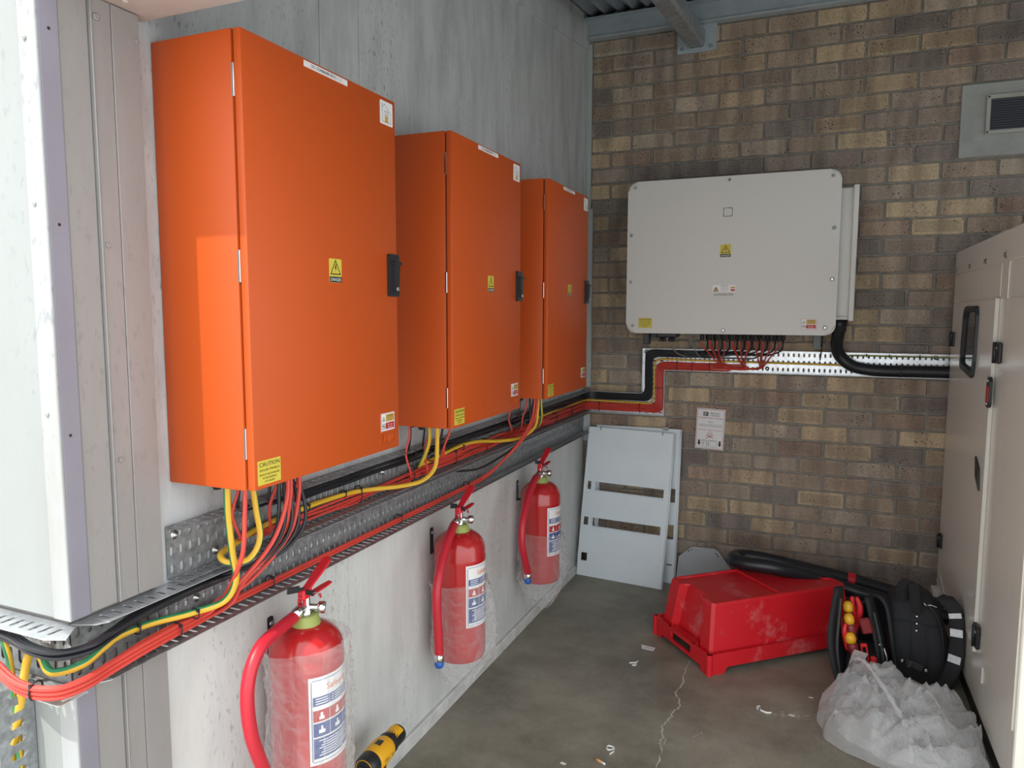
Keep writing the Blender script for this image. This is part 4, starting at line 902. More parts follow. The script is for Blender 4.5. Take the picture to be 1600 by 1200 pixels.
# crumpled white film lying on top
bm = nbm(); n1, n2 = 26, 8; g_ = []
for i in range(n1+1):
    g_.append([])
    for j_ in range(n2+1):
        x = 1.86 + .32*j_/n2; y = 3.62 - .9*i/n1 + .02*noise.noise(V(i*.5, j_*.7, 3)); z = 1.772 + .07*abs(noise.noise(V(i*.32, j_*.5, 0)))*(1 if 0 < j_ < n2 else .3) + .03*(j_/n2)
        g_[-1].append(bm.verts.new((x, y, z)))
for i in range(n1):
    for j_ in range(n2): f = bm.faces.new((g_[i][j_], g_[i+1][j_], g_[i+1][j_+1], g_[i][j_+1])); f.smooth = True
o = obj('plastic_sheet', bm, M_bagfilm, None, loc=(2.0, 3.2, 1.757)); tag(o, 'crumpled white plastic film on top of the cream cabinet', 'plastic')
o.modifiers.new('t', 'SOLIDIFY').thickness = .001

# ================================================================== FIRE EXTINGUISHERS
def extinguisher(cy, wrap_top, wrap_bot, label, seed, extra, hose):
    cx, zb, zt = .115, .285, .735; rr = random.Random(seed)
    ex = thing('fire_extinguisher', label, 'extinguisher', (cx, cy, zb), 'fire extinguishers on the left wall')
    bm = nbm(); prof = [(.0, zb+.004), (.075, zb+.002), (.084, zb), (.0865, zb+.008), (.089, zb+.016)] + [(.089, zb+.06), (.089, .628), (.0902, .634), (.0902, .642), (.089, .648)]
    for k in range(1, 9): a = math.pi/2*k/8; prof.append((.026+.063*math.cos(a), .660+.068*math.sin(a)))
    prof += [(.026, zt+.004), (.0, zt+.004)]
    lathe(bm, prof, cx, cy, 40); bmesh.ops.recalc_face_normals(bm, faces=bm.faces); obj('cylinder', bm, M_red, ex, True)
    bm = nbm(); lathe(bm, [(.034, .722), (.036, .726), (.030, .746), (.026, .750), (.018, .750), (.0, .750)], cx, cy, 24); obj('neck_ring', bm, M_lime, ex, True)
    # valve
    bm = nbm(); lathe(bm, [(.015, .748), (.015, .758), (.012, .762), (.012, .790), (.010, .796), (.0, .796)], cx, cy, 16); vv = obj('valve', bm, M_chrome, ex, True)
    bm = nbm(); rodlathe(bm, [(.010, -.0), (.012, .012), (.014, .016), (.0145, .045)], (cx, cy-.004, .772), (.05, -1, -.28), 16); obj('hose_ferrule', bm, M_chrome, vv)
    bm = nbm(); rodlathe(bm, [(.007, 0), (.007, .022), (.013, .024), (.0145, .030), (.0145, .040), (.012, .042), (.011, .034)], (cx+.004, cy+.004, .768), (.75, .5, -.12), 16); obj('gauge', bm, M_chrome, vv)
    bm = nbm(); box(bm, cx-.011, cx+.011, cy-.018, cy+.016, .788, .814, .004); box(bm, cx-.010, cx-.006, cy-.017, cy-.009, .772, .79); box(bm, cx+.006, cx+.010, cy-.017, cy-.009, .772, .79); hb = obj('handle_block', bm, M_redplast, ex)
    bm = nbm(); rodlathe(bm, [(.002, 0), (.002, .0006)], (cx, cy-.018, .800), (0, -1, 0), 8); obj('pivot', bm, M_ink, hb)
    D = V(.10, .82, .60).normalized(); S = V(1, -.12, 0).normalized(); N = D.cross(S)
    bm = nbm(); poly = [(.010, 0), (.0105, .03), (.0125, .06), (.0125, .095)] + [(.0125*math.cos(a), .095+.0125*math.sin(a)) for a in [math.pi*k/8 for k in range(1, 8)]] + [(-.0125, .095), (-.0125, .06), (-.0105, .03), (-.010, 0)]
    prism(bm, poly, V(cx, cy-.004, .802), S, D, .006); obj('top_lever', bm, M_redplast, ex)
    D2 = V(.16, .96, .17).normalized(); N2 = S.cross(D2)
    bm = nbm(); prism(bm, [(-.0085, 0), (.0085, 0), (.0095, .05), (.006, .075), (-.006, .075), (-.0095, .05)], V(cx, cy+.010, .789), S, D2, .004); obj('carry_handle', bm, M_redplast, ex)
    # black tag on a strap
    T = V(-.1, -.93, .18).normalized(); U = V(-.05, .19, .98).normalized(); bm = nbm(); fbox(bm, V(cx-.002, cy-.040, .823), T, U, T.cross(U), .04, .016, .003, .001); fbox(bm, V(cx+.0, cy-.016, .817), T, U, T.cross(U), .022, .007, .003)
    fbox(bm, V(cx+.012, cy+.004, .803), V(0, 1, -.5).normalized(), V(0, .5, 1).normalized(), V(1, 0, 0), .034, .012, .002); tg = obj('seal_tag', bm, M_black, ex)
    bm = nbm(); Nn = V(.98, -.11, -.03)
    tube(bm, [V(cx+.0135+.012*math.cos(a)*.3, cy+.018+.016*math.cos(a), .780+.019*math.sin(a)) for a in [2*math.pi*k/16 for k in range(16)]], .0009, 5, closed=True); obj('safety_ring', bm, M_steel, ex)
    bm = nbm(); rodlathe(bm, [(.0035, 0), (.004, .004), (.003, .010)], (cx+.014, cy+.036, .789), (.2, .3, -1), 8); obj('seal', bm, M_redplast, ex)
    # hose
    hp = [(cx+.002, cy-.046, .759)] + hose
    bm = nbm(); tube(bm, cr(hp, 6), .0150, 14); hs = obj('hose', bm, M_redhose, ex, True)
    e0 = Vector(hp[-1]); dd = V(-.01, .03, -1).normalized()
    bm = nbm(); rodlathe(bm, [(.0152, -.002), (.0155, .022), (.013, .024)], e0, dd, 16); obj('ferrule', bm, M_chrome, hs)
    bm = nbm(); rodlathe(bm, [(.010, .020), (.015, .025), (.016, .034), (.012, .044), (.006, .047)], e0, dd, 14); obj('nozzle_cap', bm, M_blue, hs)
    # label wrapped on the cylinder
    def arc(a0, a1, z0, z1, r, m, name, par, n=14):
        q = nbm(); A0, A1 = math.radians(a0), math.radians(a1); pr_ = None
        for k in range(n+1):
            a = A0+(A1-A0)*k/n; v0 = q.verts.new((cx+r*math.cos(a), cy+r*math.sin(a), z0)); v1 = q.verts.new((cx+r*math.cos(a), cy+r*math.sin(a), z1))
            if pr_: f = q.faces.new((pr_[0], v0, v1, pr_[1])); f.smooth = True
            pr_ = (v0, v1)
        return obj(name, q, m, par)
    lb = arc(-50, 52, .412, .628, .0897, M_white, 'label', ex); lb['label'] = 'white instruction label with navy panels'
    q = nbm(); rL = .0901
    def pt(a, z): return q.verts.new((cx+rL*math.cos(math.radians(a)), cy+rL*math.sin(math.radians(a)), z))
    def band(a0, a1, z0, z1, n=8):
        pr_ = None
        for k in range(n+1):
            a = a0+(a1-a0)*k/n; v0, v1 = pt(a, z0), pt(a, z1)
            if pr_: q.faces.new((pr_[0], v0, v1, pr_[1]))
            pr_ = (v0, v1)
    for z in (.419, .6195): band(-45, 48, z, z+.0016)
    band(-46.5, -45.4, .4215, .618, 1); band(48, 49, .4215, .618, 1)
    for a0, a1, z0, z1 in ((-44, -18, .558, .580), (-17, 47, .558, .580), (-44, -18, .482, .515), (-17, 12, .482, .515), (13, 47, .482, .515), (-44, 47, .428, .478)): band(a0, a1, z0, z1)
    obj('navy_panels', q, M_bluelabel, lb)
    q = nbm()
    for a0, a1 in ((-44, -18), (-17, 12), (13, 47)): band(a0, a1, .519, .547)
    obj('red_panels', q, M_redlabel, lb)
    q = nbm(); rL = .0904
    for i_ in range(7): band(-36+(i_ % 3)*3, 10+rr.uniform(-6, 30), .434+i_*.006, .4365+i_*.006, 6)
    for i_ in range(3): band(-40, -20, .562+i_*.006, .5645+i_*.006, 3); band(-14, 40, .562+i_*.006, .5645+i_*.006, 5)
    for c_ in (-31, -3, 29):
        band(c_-5, c_+5, .490, .499, 2); band(c_-1.5, c_+1.5, .499, .508, 1); band(c_-4, c_+4, .524, .532, 2); band(c_-2, c_+2, .532, .541, 1)
    obj('white_print', q, M_white, lb)
    q = nbm(); rL = .0904; vs_, fs, x0, x1, y0, y1 = text_verts('Safequip'); vv_ = []
    for v in vs_: a = -22 + 44*(v.x-x0)/(x1-x0); vv_.append(pt(a, .588+.020*(v.y-y0)/(y1-y0)))
    for f in fs:
        try: q.faces.new([vv_[i_] for i_ in f])
        except ValueError: pass
    obj('maker_lettering', q, M_orlabel, lb)
    # wall bracket
    bm = nbm(); yb = cy+.004; prism(bm, rrect(.020, .095, .006, 3, yb, .675), (.0005, 0, 0), V(0, 1, 0), V(0, 0, 1), .003); box(bm, .002, .03, yb-.006, yb+.006, .632, .640); br = obj('wall_bracket', bm, M_black, ex)
    bm = nbm(); screw(bm, (.0035, yb, .705), (1, 0, 0), .006); obj('screw', bm, M_steel, br)
    # clear wrap, loose and wrinkled
    bm = nbm(); nz_, na = 110, 110; rings = []
    for i_ in range(nz_+1):
        t = i_/nz_; z = wrap_top + (wrap_bot-wrap_top)*t; ring = []
        for k in range(na):
            a = 2*math.pi*k/na; u = V(math.cos(a)*2.2, math.sin(a)*2.2, z*9+seed*7.3)
            rd = noise.noise(V(u.x*1.6, u.y*1.6, z*20+a*.8+seed)); rd2 = noise.noise(V(u.x*3.1+4, u.y*3.1, z*40-a*1.5+seed))
            loose = .002 + .010*max(0, noise.noise(u*1.0)+.25) + .0050*max(0, 1-abs(rd)*4) + .0022*max(0, 1-abs(rd2)*4)
            side = extra*max(0, math.cos(a-.55))**2*math.sin(math.pi*min(1, t*1.05))
            r_ = .0925 + loose + side
            if z < zb: f_ = max(0, (zb-z)/max(.001, zb-wrap_bot)); r_ *= 1-.42*f_ + .10*noise.noise(V(a*3, z*20, seed))*f_
            if t < .03: r_ += .002
            x_ = cx + r_*math.cos(a); zz = z + .010*math.sin(a*1.0+seed)*(1-t) + .020*noise.noise(V(a*1.2, seed, 1.))*(1 if t > .9 else .25)
            if x_ < .006: x_ = .006 + .002*noise.noise(V(a*5, z*30, 2))
            ring.append(bm.verts.new((x_, cy + r_*math.sin(a), zz)))
        rings.append(ring)
    for i_ in range(nz_):
        for k in range(na):
            f = bm.faces.new((rings[i_][k], rings[i_][(k+1) % na], rings[i_+1][(k+1) % na], rings[i_+1][k])); f.smooth = True
    wo = obj('plastic_wrap', bm, M_film, ex); wo['label'] = 'clear wrinkled plastic wrap round the lower cylinder'
    return ex
extinguisher(1.383, .690, .22, 'nearest red fire extinguisher wrapped in clear plastic almost to its shoulder', 1, .010, [(0.128, 1.275, 0.759), (0.136, 1.206, 0.749), (0.142, 1.164, 0.711), (0.146, 1.148, 0.655), (0.148, 1.155, 0.573), (0.148, 1.182, 0.491), (0.146, 1.212, 0.416)])
extinguisher(2.205, .555, .195, 'middle red fire extinguisher with plastic wrap round its lower half', 2, .030, [(0.135, 2.100, 0.750), (0.145, 2.040, 0.710), (0.155, 1.982, 0.652), (0.160, 1.955, 0.588), (0.160, 1.961, 0.489), (0.158, 1.972, 0.393)])
extinguisher(3.000, .500, .17, 'farthest red fire extinguisher, beside the leaning white panels', 3, .022, [(0.135, 2.877, 0.765), (0.145, 2.785, 0.726), (0.155, 2.690, 0.638), (0.160, 2.668, 0.549), (0.160, 2.700, 0.469), (0.158, 2.738, 0.402)])

# ================================================================== LEANING WHITE PANELS
def cover_panel(name, label, BL, BR, TL, TR, slots, th=.004, grp='white cover panels leaning in the corner'):
    """sheet in the plane of its corners with rectangular openings; slots: (u0,u1,v0,v1) from the top left in fractions"""
    BL, BR, TL, TR = map(Vector, (BL, BR, TL, TR)); A = (BR-BL).normalized(); Up = (TL-BL); N = A.cross(Up).normalized()
    t = thing(name, label, 'panel', tuple(BL), grp)
    def P(u, v): return TL.lerp(TR, u).lerp(BL.lerp(BR, u), v)
    us = sorted({0., 1.} | {s[0] for s in slots} | {s[1] for s in slots}); vs_ = sorted({0., 1.} | {s[2] for s in slots} | {s[3] for s in slots})
    bm = nbm(); grid = [[bm.verts.new(P(u, v)) for u in us] for v in vs_]
    for j in range(len(vs_)-1):
        for i in range(len(us)-1):
            cu, cv = (us[i]+us[i+1])/2, (vs_[j]+vs_[j+1])/2
            if any(s[0] < cu < s[1] and s[2] < cv < s[3] for s in slots): continue
            bm.faces.new((grid[j][i], grid[j+1][i], grid[j+1][i+1], grid[j][i+1]))
    loose = [v for v in bm.verts if not v.link_faces]
    bmesh.ops.delete(bm, geom=loose, context='VERTS')
    o = obj('sheet', bm, M_panel, t); md = o.modifiers.new('t', 'SOLIDIFY'); md.thickness = th; md.offset = 0
    return t, P, A, Up.normalized(), N
p1, P, A_, B_, N_ = cover_panel('cover_panel', 'front slotted white metal cover panel leaning in the corner', (.016, 3.845, .002), (.510, 3.800, .002), (.052, 3.945, .836), (.536, 3.935, .826),
    [(.045, .085, .365, .420), (.14, .93, .365, .420), (.035, .09, .605, .660), (.145, .93, .605, .660), (.04, .115, .845, .900)])
# folded edge, raised lines, blanking strip
def strip(u0, u1, v0, v1, name, lift=.004, m=M_panel, par=None):
    bm = nbm(); q = [P(u0, v0), P(u1, v0), P(u1, v1), P(u0, v1)]; lo = [bm.verts.new(x+N_*.001) for x in q]; hi = [bm.verts.new(x+N_*lift) for x in q]
    bm.faces.new(hi); bm.faces.new(list(reversed(lo)))
    for i in range(4): bm.faces.new((lo[i], lo[(i+1) % 4], hi[(i+1) % 4], hi[i]))
    bmesh.ops.recalc_face_normals(bm, faces=bm.faces); return obj(name, bm, m, par or p1)
sgn = 1 if N_.y < 0 else -1
if sgn < 0: N_ = -N_
for v in (.335, .347, .575, .587, .815, .827): strip(.045, .955, v, v+.004, 'raised_line', .005)
strip(.115, .94, .850, .905, 'blanking_strip', .006)
for v in (.37, .61): strip(.095, .135, v-.004, v+.056, 'bridge', .008)
for v in (.424, .664): strip(.14, .93, v, v+.014, 'lower_lip', .012)
for u in (.14, .86): strip(u, u+.012, -.004, .016, 'clip', .007, M_galv)
bm = nbm(); tube(bm, [P(.996, .0), P(.996, 1.)], .006, 6); obj('folded_edge', bm, M_panel, p1)
bm = nbm(); tube(bm, [P(0.004, .0), P(.004, 1.)], .004, 6); obj('folded_edge', bm, M_panel, p1)
p2, P, A_, B_, N_ = cover_panel('cover_panel', 'rear white metal cover panel showing behind the slotted one', (.085, 3.945, .001), (.556, 3.915, .001), (.085, 3.985, .842), (.562, 3.972, .846),
    [(.05, .965, .385, .475), (.05, .965, .62, .715)])
if N_.y > 0: N_ = -N_
bm = nbm(); tube(bm, [P(.998, .0), P(.998, 1.)], .006, 6); obj('folded_edge', bm, M_panel, p2)
strip(.86, .95, .49, .505, 'lower_lip', .006, par=p2); strip(.86, .95, .73, .745, 'lower_lip', .006, par=p2); strip(.80, .86, -.012, .01, 'clip', .012, M_galv, p2)
bm = nbm(); fbox(bm, P(.93, .88)+N_*.004, A_, B_, N_, .03, .006, .001); obj('scuff', bm, M_ink, p2)

# grey gusset plate behind the crate
gp = thing('gusset_plate', 'grey steel plate with cut corners leaning behind the red crate', 'plate', (.71, 3.93, 0))
poly = [(.560, .0), (.570, .150), (.635, .208), (.655, .210), (.755, .214), (.775, .204), (.862, .100), (.865, .0)]
bm = nbm(); prism(bm, poly, (0, 3.925, .001), V(1, 0, 0), V(0, .16, .987).normalized(), .006); obj('plate', bm, M_plate, gp)
for x, z in ((.623, .186), (.638, .196), (.768, .188), (.778, .176)): bm = nbm(); fbox(bm, V(x, 3.917+z*.16, z), V(.7, 0, .7), V(-.7, 0, .7), V(0, -1, 0), .004, .010, .002); obj('slot', bm, M_ink, gp)

# ================================================================== RED CRATE (upside down)
O_ = V(.872, 2.943, 0); U_ = V(.74, .6726, 0); W_ = V(-.6726, .74, 0); CL, CW, CH = .79, .432, .278
crt = thing('plastic_crate', 'scuffed red plastic crate lying upside down on the floor', 'crate', tuple(O_ + U_*CL/2 + W_*CW/2))
def K(u, v, z): return O_ + U_*u + W_*v + V(0, 0, z)
# rim skirt: walls with feet at the corners and hand slots in the short sides
def wallpoly(bm, org, dirv, nrm, poly, th=.007): prism(bm, poly, org, dirv, V(0, 0, 1), th)
zr_ = .088
for v0, dv in ((0., 1), (CW, -1)):
    bm = nbm(); org = K(0, v0, 0)
    pts = [(0, 0), (.075, 0), (.092, .026), (CL-.092, .026), (CL-.075, 0), (CL, 0), (CL, zr_), (0, zr_)]
    if dv > 0: prism(bm, [(a, c_) for a, c_ in pts], org+W_*.008, U_, V(0, 0, 1), .008)
    else: prism(bm, [(a, c_) for a, c_ in pts], org, U_, V(0, 0, 1), .008)
    obj('rim_side', bm, M_crate, crt)
for u0 in (0., CL):
    bm = nbm(); org = K(u0 - (.008 if u0 > .1 else 0), 0, 0); d = W_
    prism(bm, [(0, 0), (.055, 0), (.068, .020), (.135, .020), (.135, zr_), (0, zr_)], org, d, V(0, 0, 1), .008)
    prism(bm, [(.295, .020), (CW-.068, .020), (CW-.055, 0), (CW, 0), (CW, zr_), (.295, zr_)], org, d, V(0, 0, 1), .008)
    prism(bm, [(.135, .020), (.295, .020), (.295, .036), (.135, .036)], org, d, V(0, 0, 1), .008); prism(bm, [(.135, .070), (.295, .070), (.295, zr_), (.135, zr_)], org, d, V(0, 0, 1), .008)
    bmesh.ops.recalc_face_normals(bm, faces=bm.faces); obj('rim_end', bm, M_crate, crt)
    bm = nbm(); s_ = 1 if u0 < .1 else -1
    for v_ in (.120, .305): tube(bm, [K(u0+s_*.012, v_, .02), K(u0+s_*.012, v_, zr_)], .013, 8)
    obj('rim_boss', bm, M_crate, crt)
for u, v in ((.006, .006), (CL-.006, .006), (.006, CW-.006), (CL-.006, CW-.006)):
    bm = nbm(); c_ = K(u, v, 0); lathe(bm, [(.0135, 0), (.0135, zr_)], c_.x, c_.y, 14); obj('rim_corner', bm, M_crate, crt, True)
# body: tapered, short ends recessed between corner columns
def outline_pts(i, z, rec):
    u0, u1, v0, v1 = i, CL-i, i*1.05, CW-i*1.05
    return [K(u0, v0+.012, z), K(u0+.012, v0, z), K(u1-.012, v0, z), K(u1, v0+.012, z), K(u1, v0+.075, z), K(u1-rec, v0+.092, z), K(u1-rec, v1-.092, z), K(u1, v1-.075, z), K(u1, v1-.012, z), K(u1-.012, v1, z), K(u0+.012, v1, z), K(u0, v1-.012, z), K(u0, v1-.075, z), K(u0+rec, v1-.092, z), K(u0+rec, v0+.092, z), K(u0, v0+.075, z)]
bm = nbm(); ri = [[bm.verts.new(p) for p in outline_pts(i, z, rec)] for i, z, rec in ((.024, .070, .030), (.048, CH-.012, .036), (.052, CH, .037), (.062, CH, .036), (.064, CH-.008, .036))]
Ln = len(ri[0])
for a in range(4):
    for i in range(Ln): bm.faces.new((ri[a][i], ri[a][(i+1) % Ln], ri[a+1][(i+1) % Ln], ri[a+1][i]))
bm.faces.new(ri[-1]); bmesh.ops.recalc_face_normals(bm, faces=bm.faces); obj('body', bm, M_crate, crt)
bm = nbm(); q = [[K(.005, .005, .074), K(CL-.005, .005, .074), K(CL-.005, CW-.005, .074), K(.005, CW-.005, .074)]]
bm.faces.new([bm.verts.new(p) for p in q[0]]); sh = obj('rim_shelf', bm, M_crate, crt); sh.modifiers.new('t', 'SOLIDIFY').thickness = .004
for uu in (.028, CL-.028): bm = nbm(); fbox(bm, K(uu, CW/2, .078), U_, W_, V(0, 0, 1), .045, .20, .008, .003); obj('hand_cover', bm, M_crate, crt)
bm = nbm(); fbox(bm, K(CL*.50, CW/2, CH-.003), U_, W_, V(0, 0, 1), .011, CW-.13, .010, .003); obj('centre_rib', bm, M_crate, crt)
bm = nbm(); O2 = K(.185, 0., .052); outline(bm, [(-.075, -.016), (.075, -.016), (.075, .016), (-.075, .016)], O2, (U_, V(0, 0, 1)), .002, .0006); text(bm, 'PROPERTY OF THE OWNER', O2, (U_, V(0, 0, 1)), .008, .12, .0006)
bm.free()

# thick black cable doubled over the crate, bound with red tape
cb_ = thing('coiled_black_cable', 'thick glossy black cable doubled over and resting on the red crate', 'cable', (1.2, 3.55, .28))
pts = [(1.80, 3.56, .16), (1.62, 3.58, .182), (1.47, 3.585, .205), (1.34, 3.58, .232), (1.22, 3.53, .275), (1.08, 3.475, .312), (.97, 3.475, .314), (.915, 3.50, .314), (.90, 3.545, .314), (.93, 3.585, .312), (1.0, 3.60, .308), (1.12, 3.62, .29), (1.25, 3.665, .258), (1.40, 3.70, .228), (1.55, 3.72, .195), (1.80, 3.72, .15)]
bm = nbm(); tube(bm, cr(pts, 6), .0325, 18); obj('cable_sheath', bm, M_blackcable, cb_, True)
bm = nbm(); tube(bm, cr([(1.395, 3.70, .229), (1.41, 3.702, .226), (1.43, 3.704, .222)], 3), .0335, 18); obj('red_tape', bm, M_redplast, cb_)
# red lump behind it
bm = nbm(); bmesh.ops.create_icosphere(bm, subdivisions=4, radius=1)
for v in bm.verts:
    n_ = v.co.copy(); d = 1 + .22*noise.noise(n_*2.1+V(3, 1, 0)); v.co = V(1.15+n_.x*.105*d, 3.86+n_.y*.06*d, .118+n_.z*.118*d)
    if v.co.z < .002: v.co.z = .002
for f in bm.faces: f.smooth = True
o = obj('red_bundle', bm, M_redplast, None, loc=(1.15, 3.86, 0)); tag(o, 'red plastic bundle between the crate and the brick wall', 'plastic')

# ================================================================== BLACK BACKPACK
bp_ = thing('tool_backpack', 'black tool backpack with reflective patches beside the cream cabinet', 'backpack', (1.64, 3.27, 0))
def loft(bm, secs, closed=True, cap=True):
    rings = [[bm.verts.new(p) for p in s] for s in secs]; n = len(rings[0])
    for a in range(len(rings)-1):
        for i in range(n): f = bm.faces.new((rings[a][i], rings[a][(i+1) % n], rings[a+1][(i+1) % n], rings[a+1][i])); f.smooth = True
    if cap: bm.faces.new(list(reversed(rings[0]))); bm.faces.new(rings[-1])
    bmesh.ops.recalc_face_normals(bm, faces=bm.faces); return bm
secs = []
for z, hw, dy, yc, xc in ((.003, .085, .095, 3.30, 1.655), (.03, .105, .11, 3.29, 1.65), (.12, .112, .115, 3.28, 1.645), (.22, .108, .108, 3.285, 1.637), (.29, .096, .095, 3.295, 1.63), (.335, .076, .075, 3.305, 1.625), (.358, .045, .045, 3.31, 1.62)):
    secs.append([V(xc+x*1, yc+y, z+.012*noise.noise(V(x*12, y*12, z*9))) for x, y in rrect(hw*2, dy*2, min(hw, dy)*.55, 5)])
bm = nbm(); loft(bm, secs); obj('main_compartment', bm, M_bagfab, bp_, True)
# front panel seams
for x in (1.612, 1.668):
    bm = nbm(); tube(bm, cr([(x+.01, 3.168, .02), (x+.006, 3.160, .12), (x, 3.172, .22), (x-.004, 3.196, .29)], 5), .0022, 5); obj('seam', bm, M_blacksoft, bp_)
bm = nbm(); tube(bm, cr([(1.535, 3.20, .265), (1.58, 3.175, .262), (1.64, 3.172, .258), (1.70, 3.178, .252), (1.738, 3.2, .248)], 5), .0022, 5); obj('seam', bm, M_blacksoft, bp_)
# piping round the open mouth on the left, dark lining inside
arch = cr([(1.585, 3.165, .01), (1.560, 3.150, .10), (1.545, 3.150, .19), (1.535, 3.165, .26), (1.520, 3.185, .318), (1.488, 3.21, .340), (1.455, 3.235, .305), (1.435, 3.25, .24), (1.432, 3.255, .12), (1.45, 3.255, .01)], 6)
bm = nbm(); tube(bm, arch, .0075, 8); obj('mouth_piping', bm, M_blacksoft, bp_, True)
bm = nbm(); c_ = V(1.52, 3.30, .15); ring = [bm.verts.new(p) for p in arch]; inn = [bm.verts.new(V(p.x*.7+c_.x*.3+.03, p.y+.10, p.z*.85+.02)) for p in arch]
for i in range(len(arch)-1): f = bm.faces.new((ring[i], ring[i+1], inn[i+1], inn[i])); f.smooth = True
bm.faces.new(inn); lo_ = obj('mouth_lining', bm, M_bagfab, bp_); lo_.modifiers.new('t', 'SOLIDIFY').thickness = .004
# carrying handle
hpth = cr([(1.580, 3.225, .330), (1.578, 3.215, .385), (1.590, 3.20, .420), (1.612, 3.19, .415), (1.622, 3.185, .37), (1.630, 3.180, .305)], 6)
bm = nbm(); prevq = None
for i, p in enumerate(hpth):
    t_ = (hpth[min(i+1, len(hpth)-1)]-hpth[max(i-1, 0)]).normalized(); s_ = V(.75, -.66, 0); n_ = t_.cross(s_).normalized()
    q = [bm.verts.new(p+s_*.019+n_*.006), bm.verts.new(p-s_*.019+n_*.006), bm.verts.new(p-s_*.019-n_*.006), bm.verts.new(p+s_*.019-n_*.006)]
    if prevq:
        for k in range(4): bm.faces.new((prevq[k], prevq[(k+1) % 4], q[(k+1) % 4], q[k]))
    else: bm.faces.new(q)
    prevq = q
bm.faces.new(list(reversed(prevq))); bmesh.ops.recalc_face_normals(bm, faces=bm.faces); obj('carry_handle', bm, M_bagfab, bp_)
for z, y in ((.288, 3.183), (.262, 3.174), (.236, 3.168)): bm = nbm(); screw(bm, (1.632, y, z), (0, -1, .2), .004, .003); obj('rivet', bm, M_chrome, bp_)
bm = nbm(); fbox(bm, V(1.628, 3.152, .100), V(.95, -.1, -.28).normalized(), V(.28, 0, .95).normalized(), V(.1, -.99, 0).normalized(), .062, .024, .008, .003); bk = obj('buckle', bm, mat('buckle_metal', (.12, .12, .115), .3, metal=.8), bp_)
for dx in (-.042, .042): bm = nbm(); screw(bm, (1.628+dx, 3.150, .100-dx*.29), (0, -1, 0), .007, .004); obj('rivet', bm, M_chrome, bk)
bm = nbm(); fbox(bm, V(1.612, 3.147, .105), V(.28, 0, .95).normalized(), V(.95, 0, -.28).normalized(), V(0, -1, 0), .030, .008, .006); obj('clip', bm, M_chrome, bk)
# zip and pull
bm = nbm(); tube(bm, cr([(1.625, 3.215, .345), (1.665, 3.205, .335), (1.700, 3.195, .30), (1.722, 3.185, .23), (1.732, 3.178, .14), (1.728, 3.18, .03)], 6), .0035, 6); zp = obj('zip', bm, M_ink, bp_)
bm = nbm(); tube(bm, cr([(1.655, 3.200, .340), (1.664, 3.194, .332), (1.674, 3.19, .338), (1.688, 3.19, .336), (1.700, 3.19, .332)], 4), .0022, 5); obj('zip_pull', bm, M_chrome, zp)
# shoulder strap, padded and curved, with reflective patches
st = cr([(1.720, 3.26, .350), (1.745, 3.235, .345), (1.765, 3.21, .315), (1.772, 3.19, .26), (1.772, 3.175, .19), (1.764, 3.165, .12), (1.748, 3.165, .06), (1.73, 3.18, .006)], 8)
bm = nbm(); prevq = None; frames = []
for i, p in enumerate(st):
    t_ = (st[min(i+1, len(st)-1)]-st[max(i-1, 0)]).normalized(); s_ = V(.90, -.43, 0).normalized() if True else None; s_ = (s_-t_*s_.dot(t_)).normalized(); n_ = s_.cross(t_).normalized(); frames.append((p, t_, s_, n_))
    wd, th = .027, .009; q = [bm.verts.new(p+s_*a+n_*c_) for a, c_ in ((wd, th*.4), (wd*.7, th), (-wd*.7, th), (-wd, th*.4), (-wd, -th*.4), (-wd*.7, -th), (wd*.7, -th), (wd, -th*.4))]
    if prevq:
        for k in range(8): f = bm.faces.new((prevq[k], prevq[(k+1) % 8], q[(k+1) % 8], q[k])); f.smooth = True
    else: bm.faces.new(q)
    prevq = q
bm.faces.new(list(reversed(prevq))); bmesh.ops.recalc_face_normals(bm, faces=bm.faces); stp = obj('shoulder_strap', bm, M_bagfab, bp_)
for idx, hh_ in ((18, .013), (26, .020), (37, .020)):
    p, t_, s_, n_ = frames[idx]
    if n_.y > 0: n_ = -n_
    bm = nbm(); fbox(bm, p+n_*.0098, s_, t_, n_, .044, hh_*1.45, .0015); obj('reflective_patch', bm, M_refl, stp)

# ================================================================== TOOL POUCH with tools
tp = thing('tool_pouch', 'open black tool pouch holding red and yellow tools beside the crate', 'tool pouch', (1.41, 3.09, 0))
def slab(path, halfw, th, side):
    bm = nbm(); pv = None; P_ = cr(path, 6)
    for i, p in enumerate(P_):
        t_ = (P_[min(i+1, len(P_)-1)]-P_[max(i-1, 0)]).normalized(); s_ = (side-t_*side.dot(t_)).normalized(); n_ = s_.cross(t_)
        hw = halfw*(.55+.45*math.sin(math.pi*min(1, .15+.85*i/(len(P_)-1))**.8)) if True else halfw
        q = [bm.verts.new(p+s_*a*hw+n_*c_*th) for a, c_ in ((1, .5), (.6, 1), (-.6, 1), (-1, .5), (-1, -.5), (-.6, -1), (.6, -1), (1, -.5))]
        if pv:
            for k in range(8): f = bm.faces.new((pv[k], pv[(k+1) % 8], q[(k+1) % 8], q[k])); f.smooth = True
        else: bm.faces.new(q)
        pv = q
    bm.faces.new(list(reversed(pv))); bmesh.ops.recalc_face_normals(bm, faces=bm.faces); return bm
side = V(.25, .97, 0)
bm = slab([(1.395, 3.06, .006), (1.372, 3.06, .06), (1.350, 3.07, .13), (1.336, 3.085, .21), (1.338, 3.10, .29), (1.344, 3.11, .36), (1.345, 3.115, .388)], .085, .012, side); lf = obj('left_flap', bm, M_bagfab, tp)
bm = nbm(); tube(bm, cr([(1.375, 2.985, .02), (1.358, 2.985, .10), (1.345, 3.0, .19), (1.347, 3.02, .28), (1.352, 3.04, .37)], 6), .006, 7); obj('edge_binding', bm, M_blacksoft, lf, True)
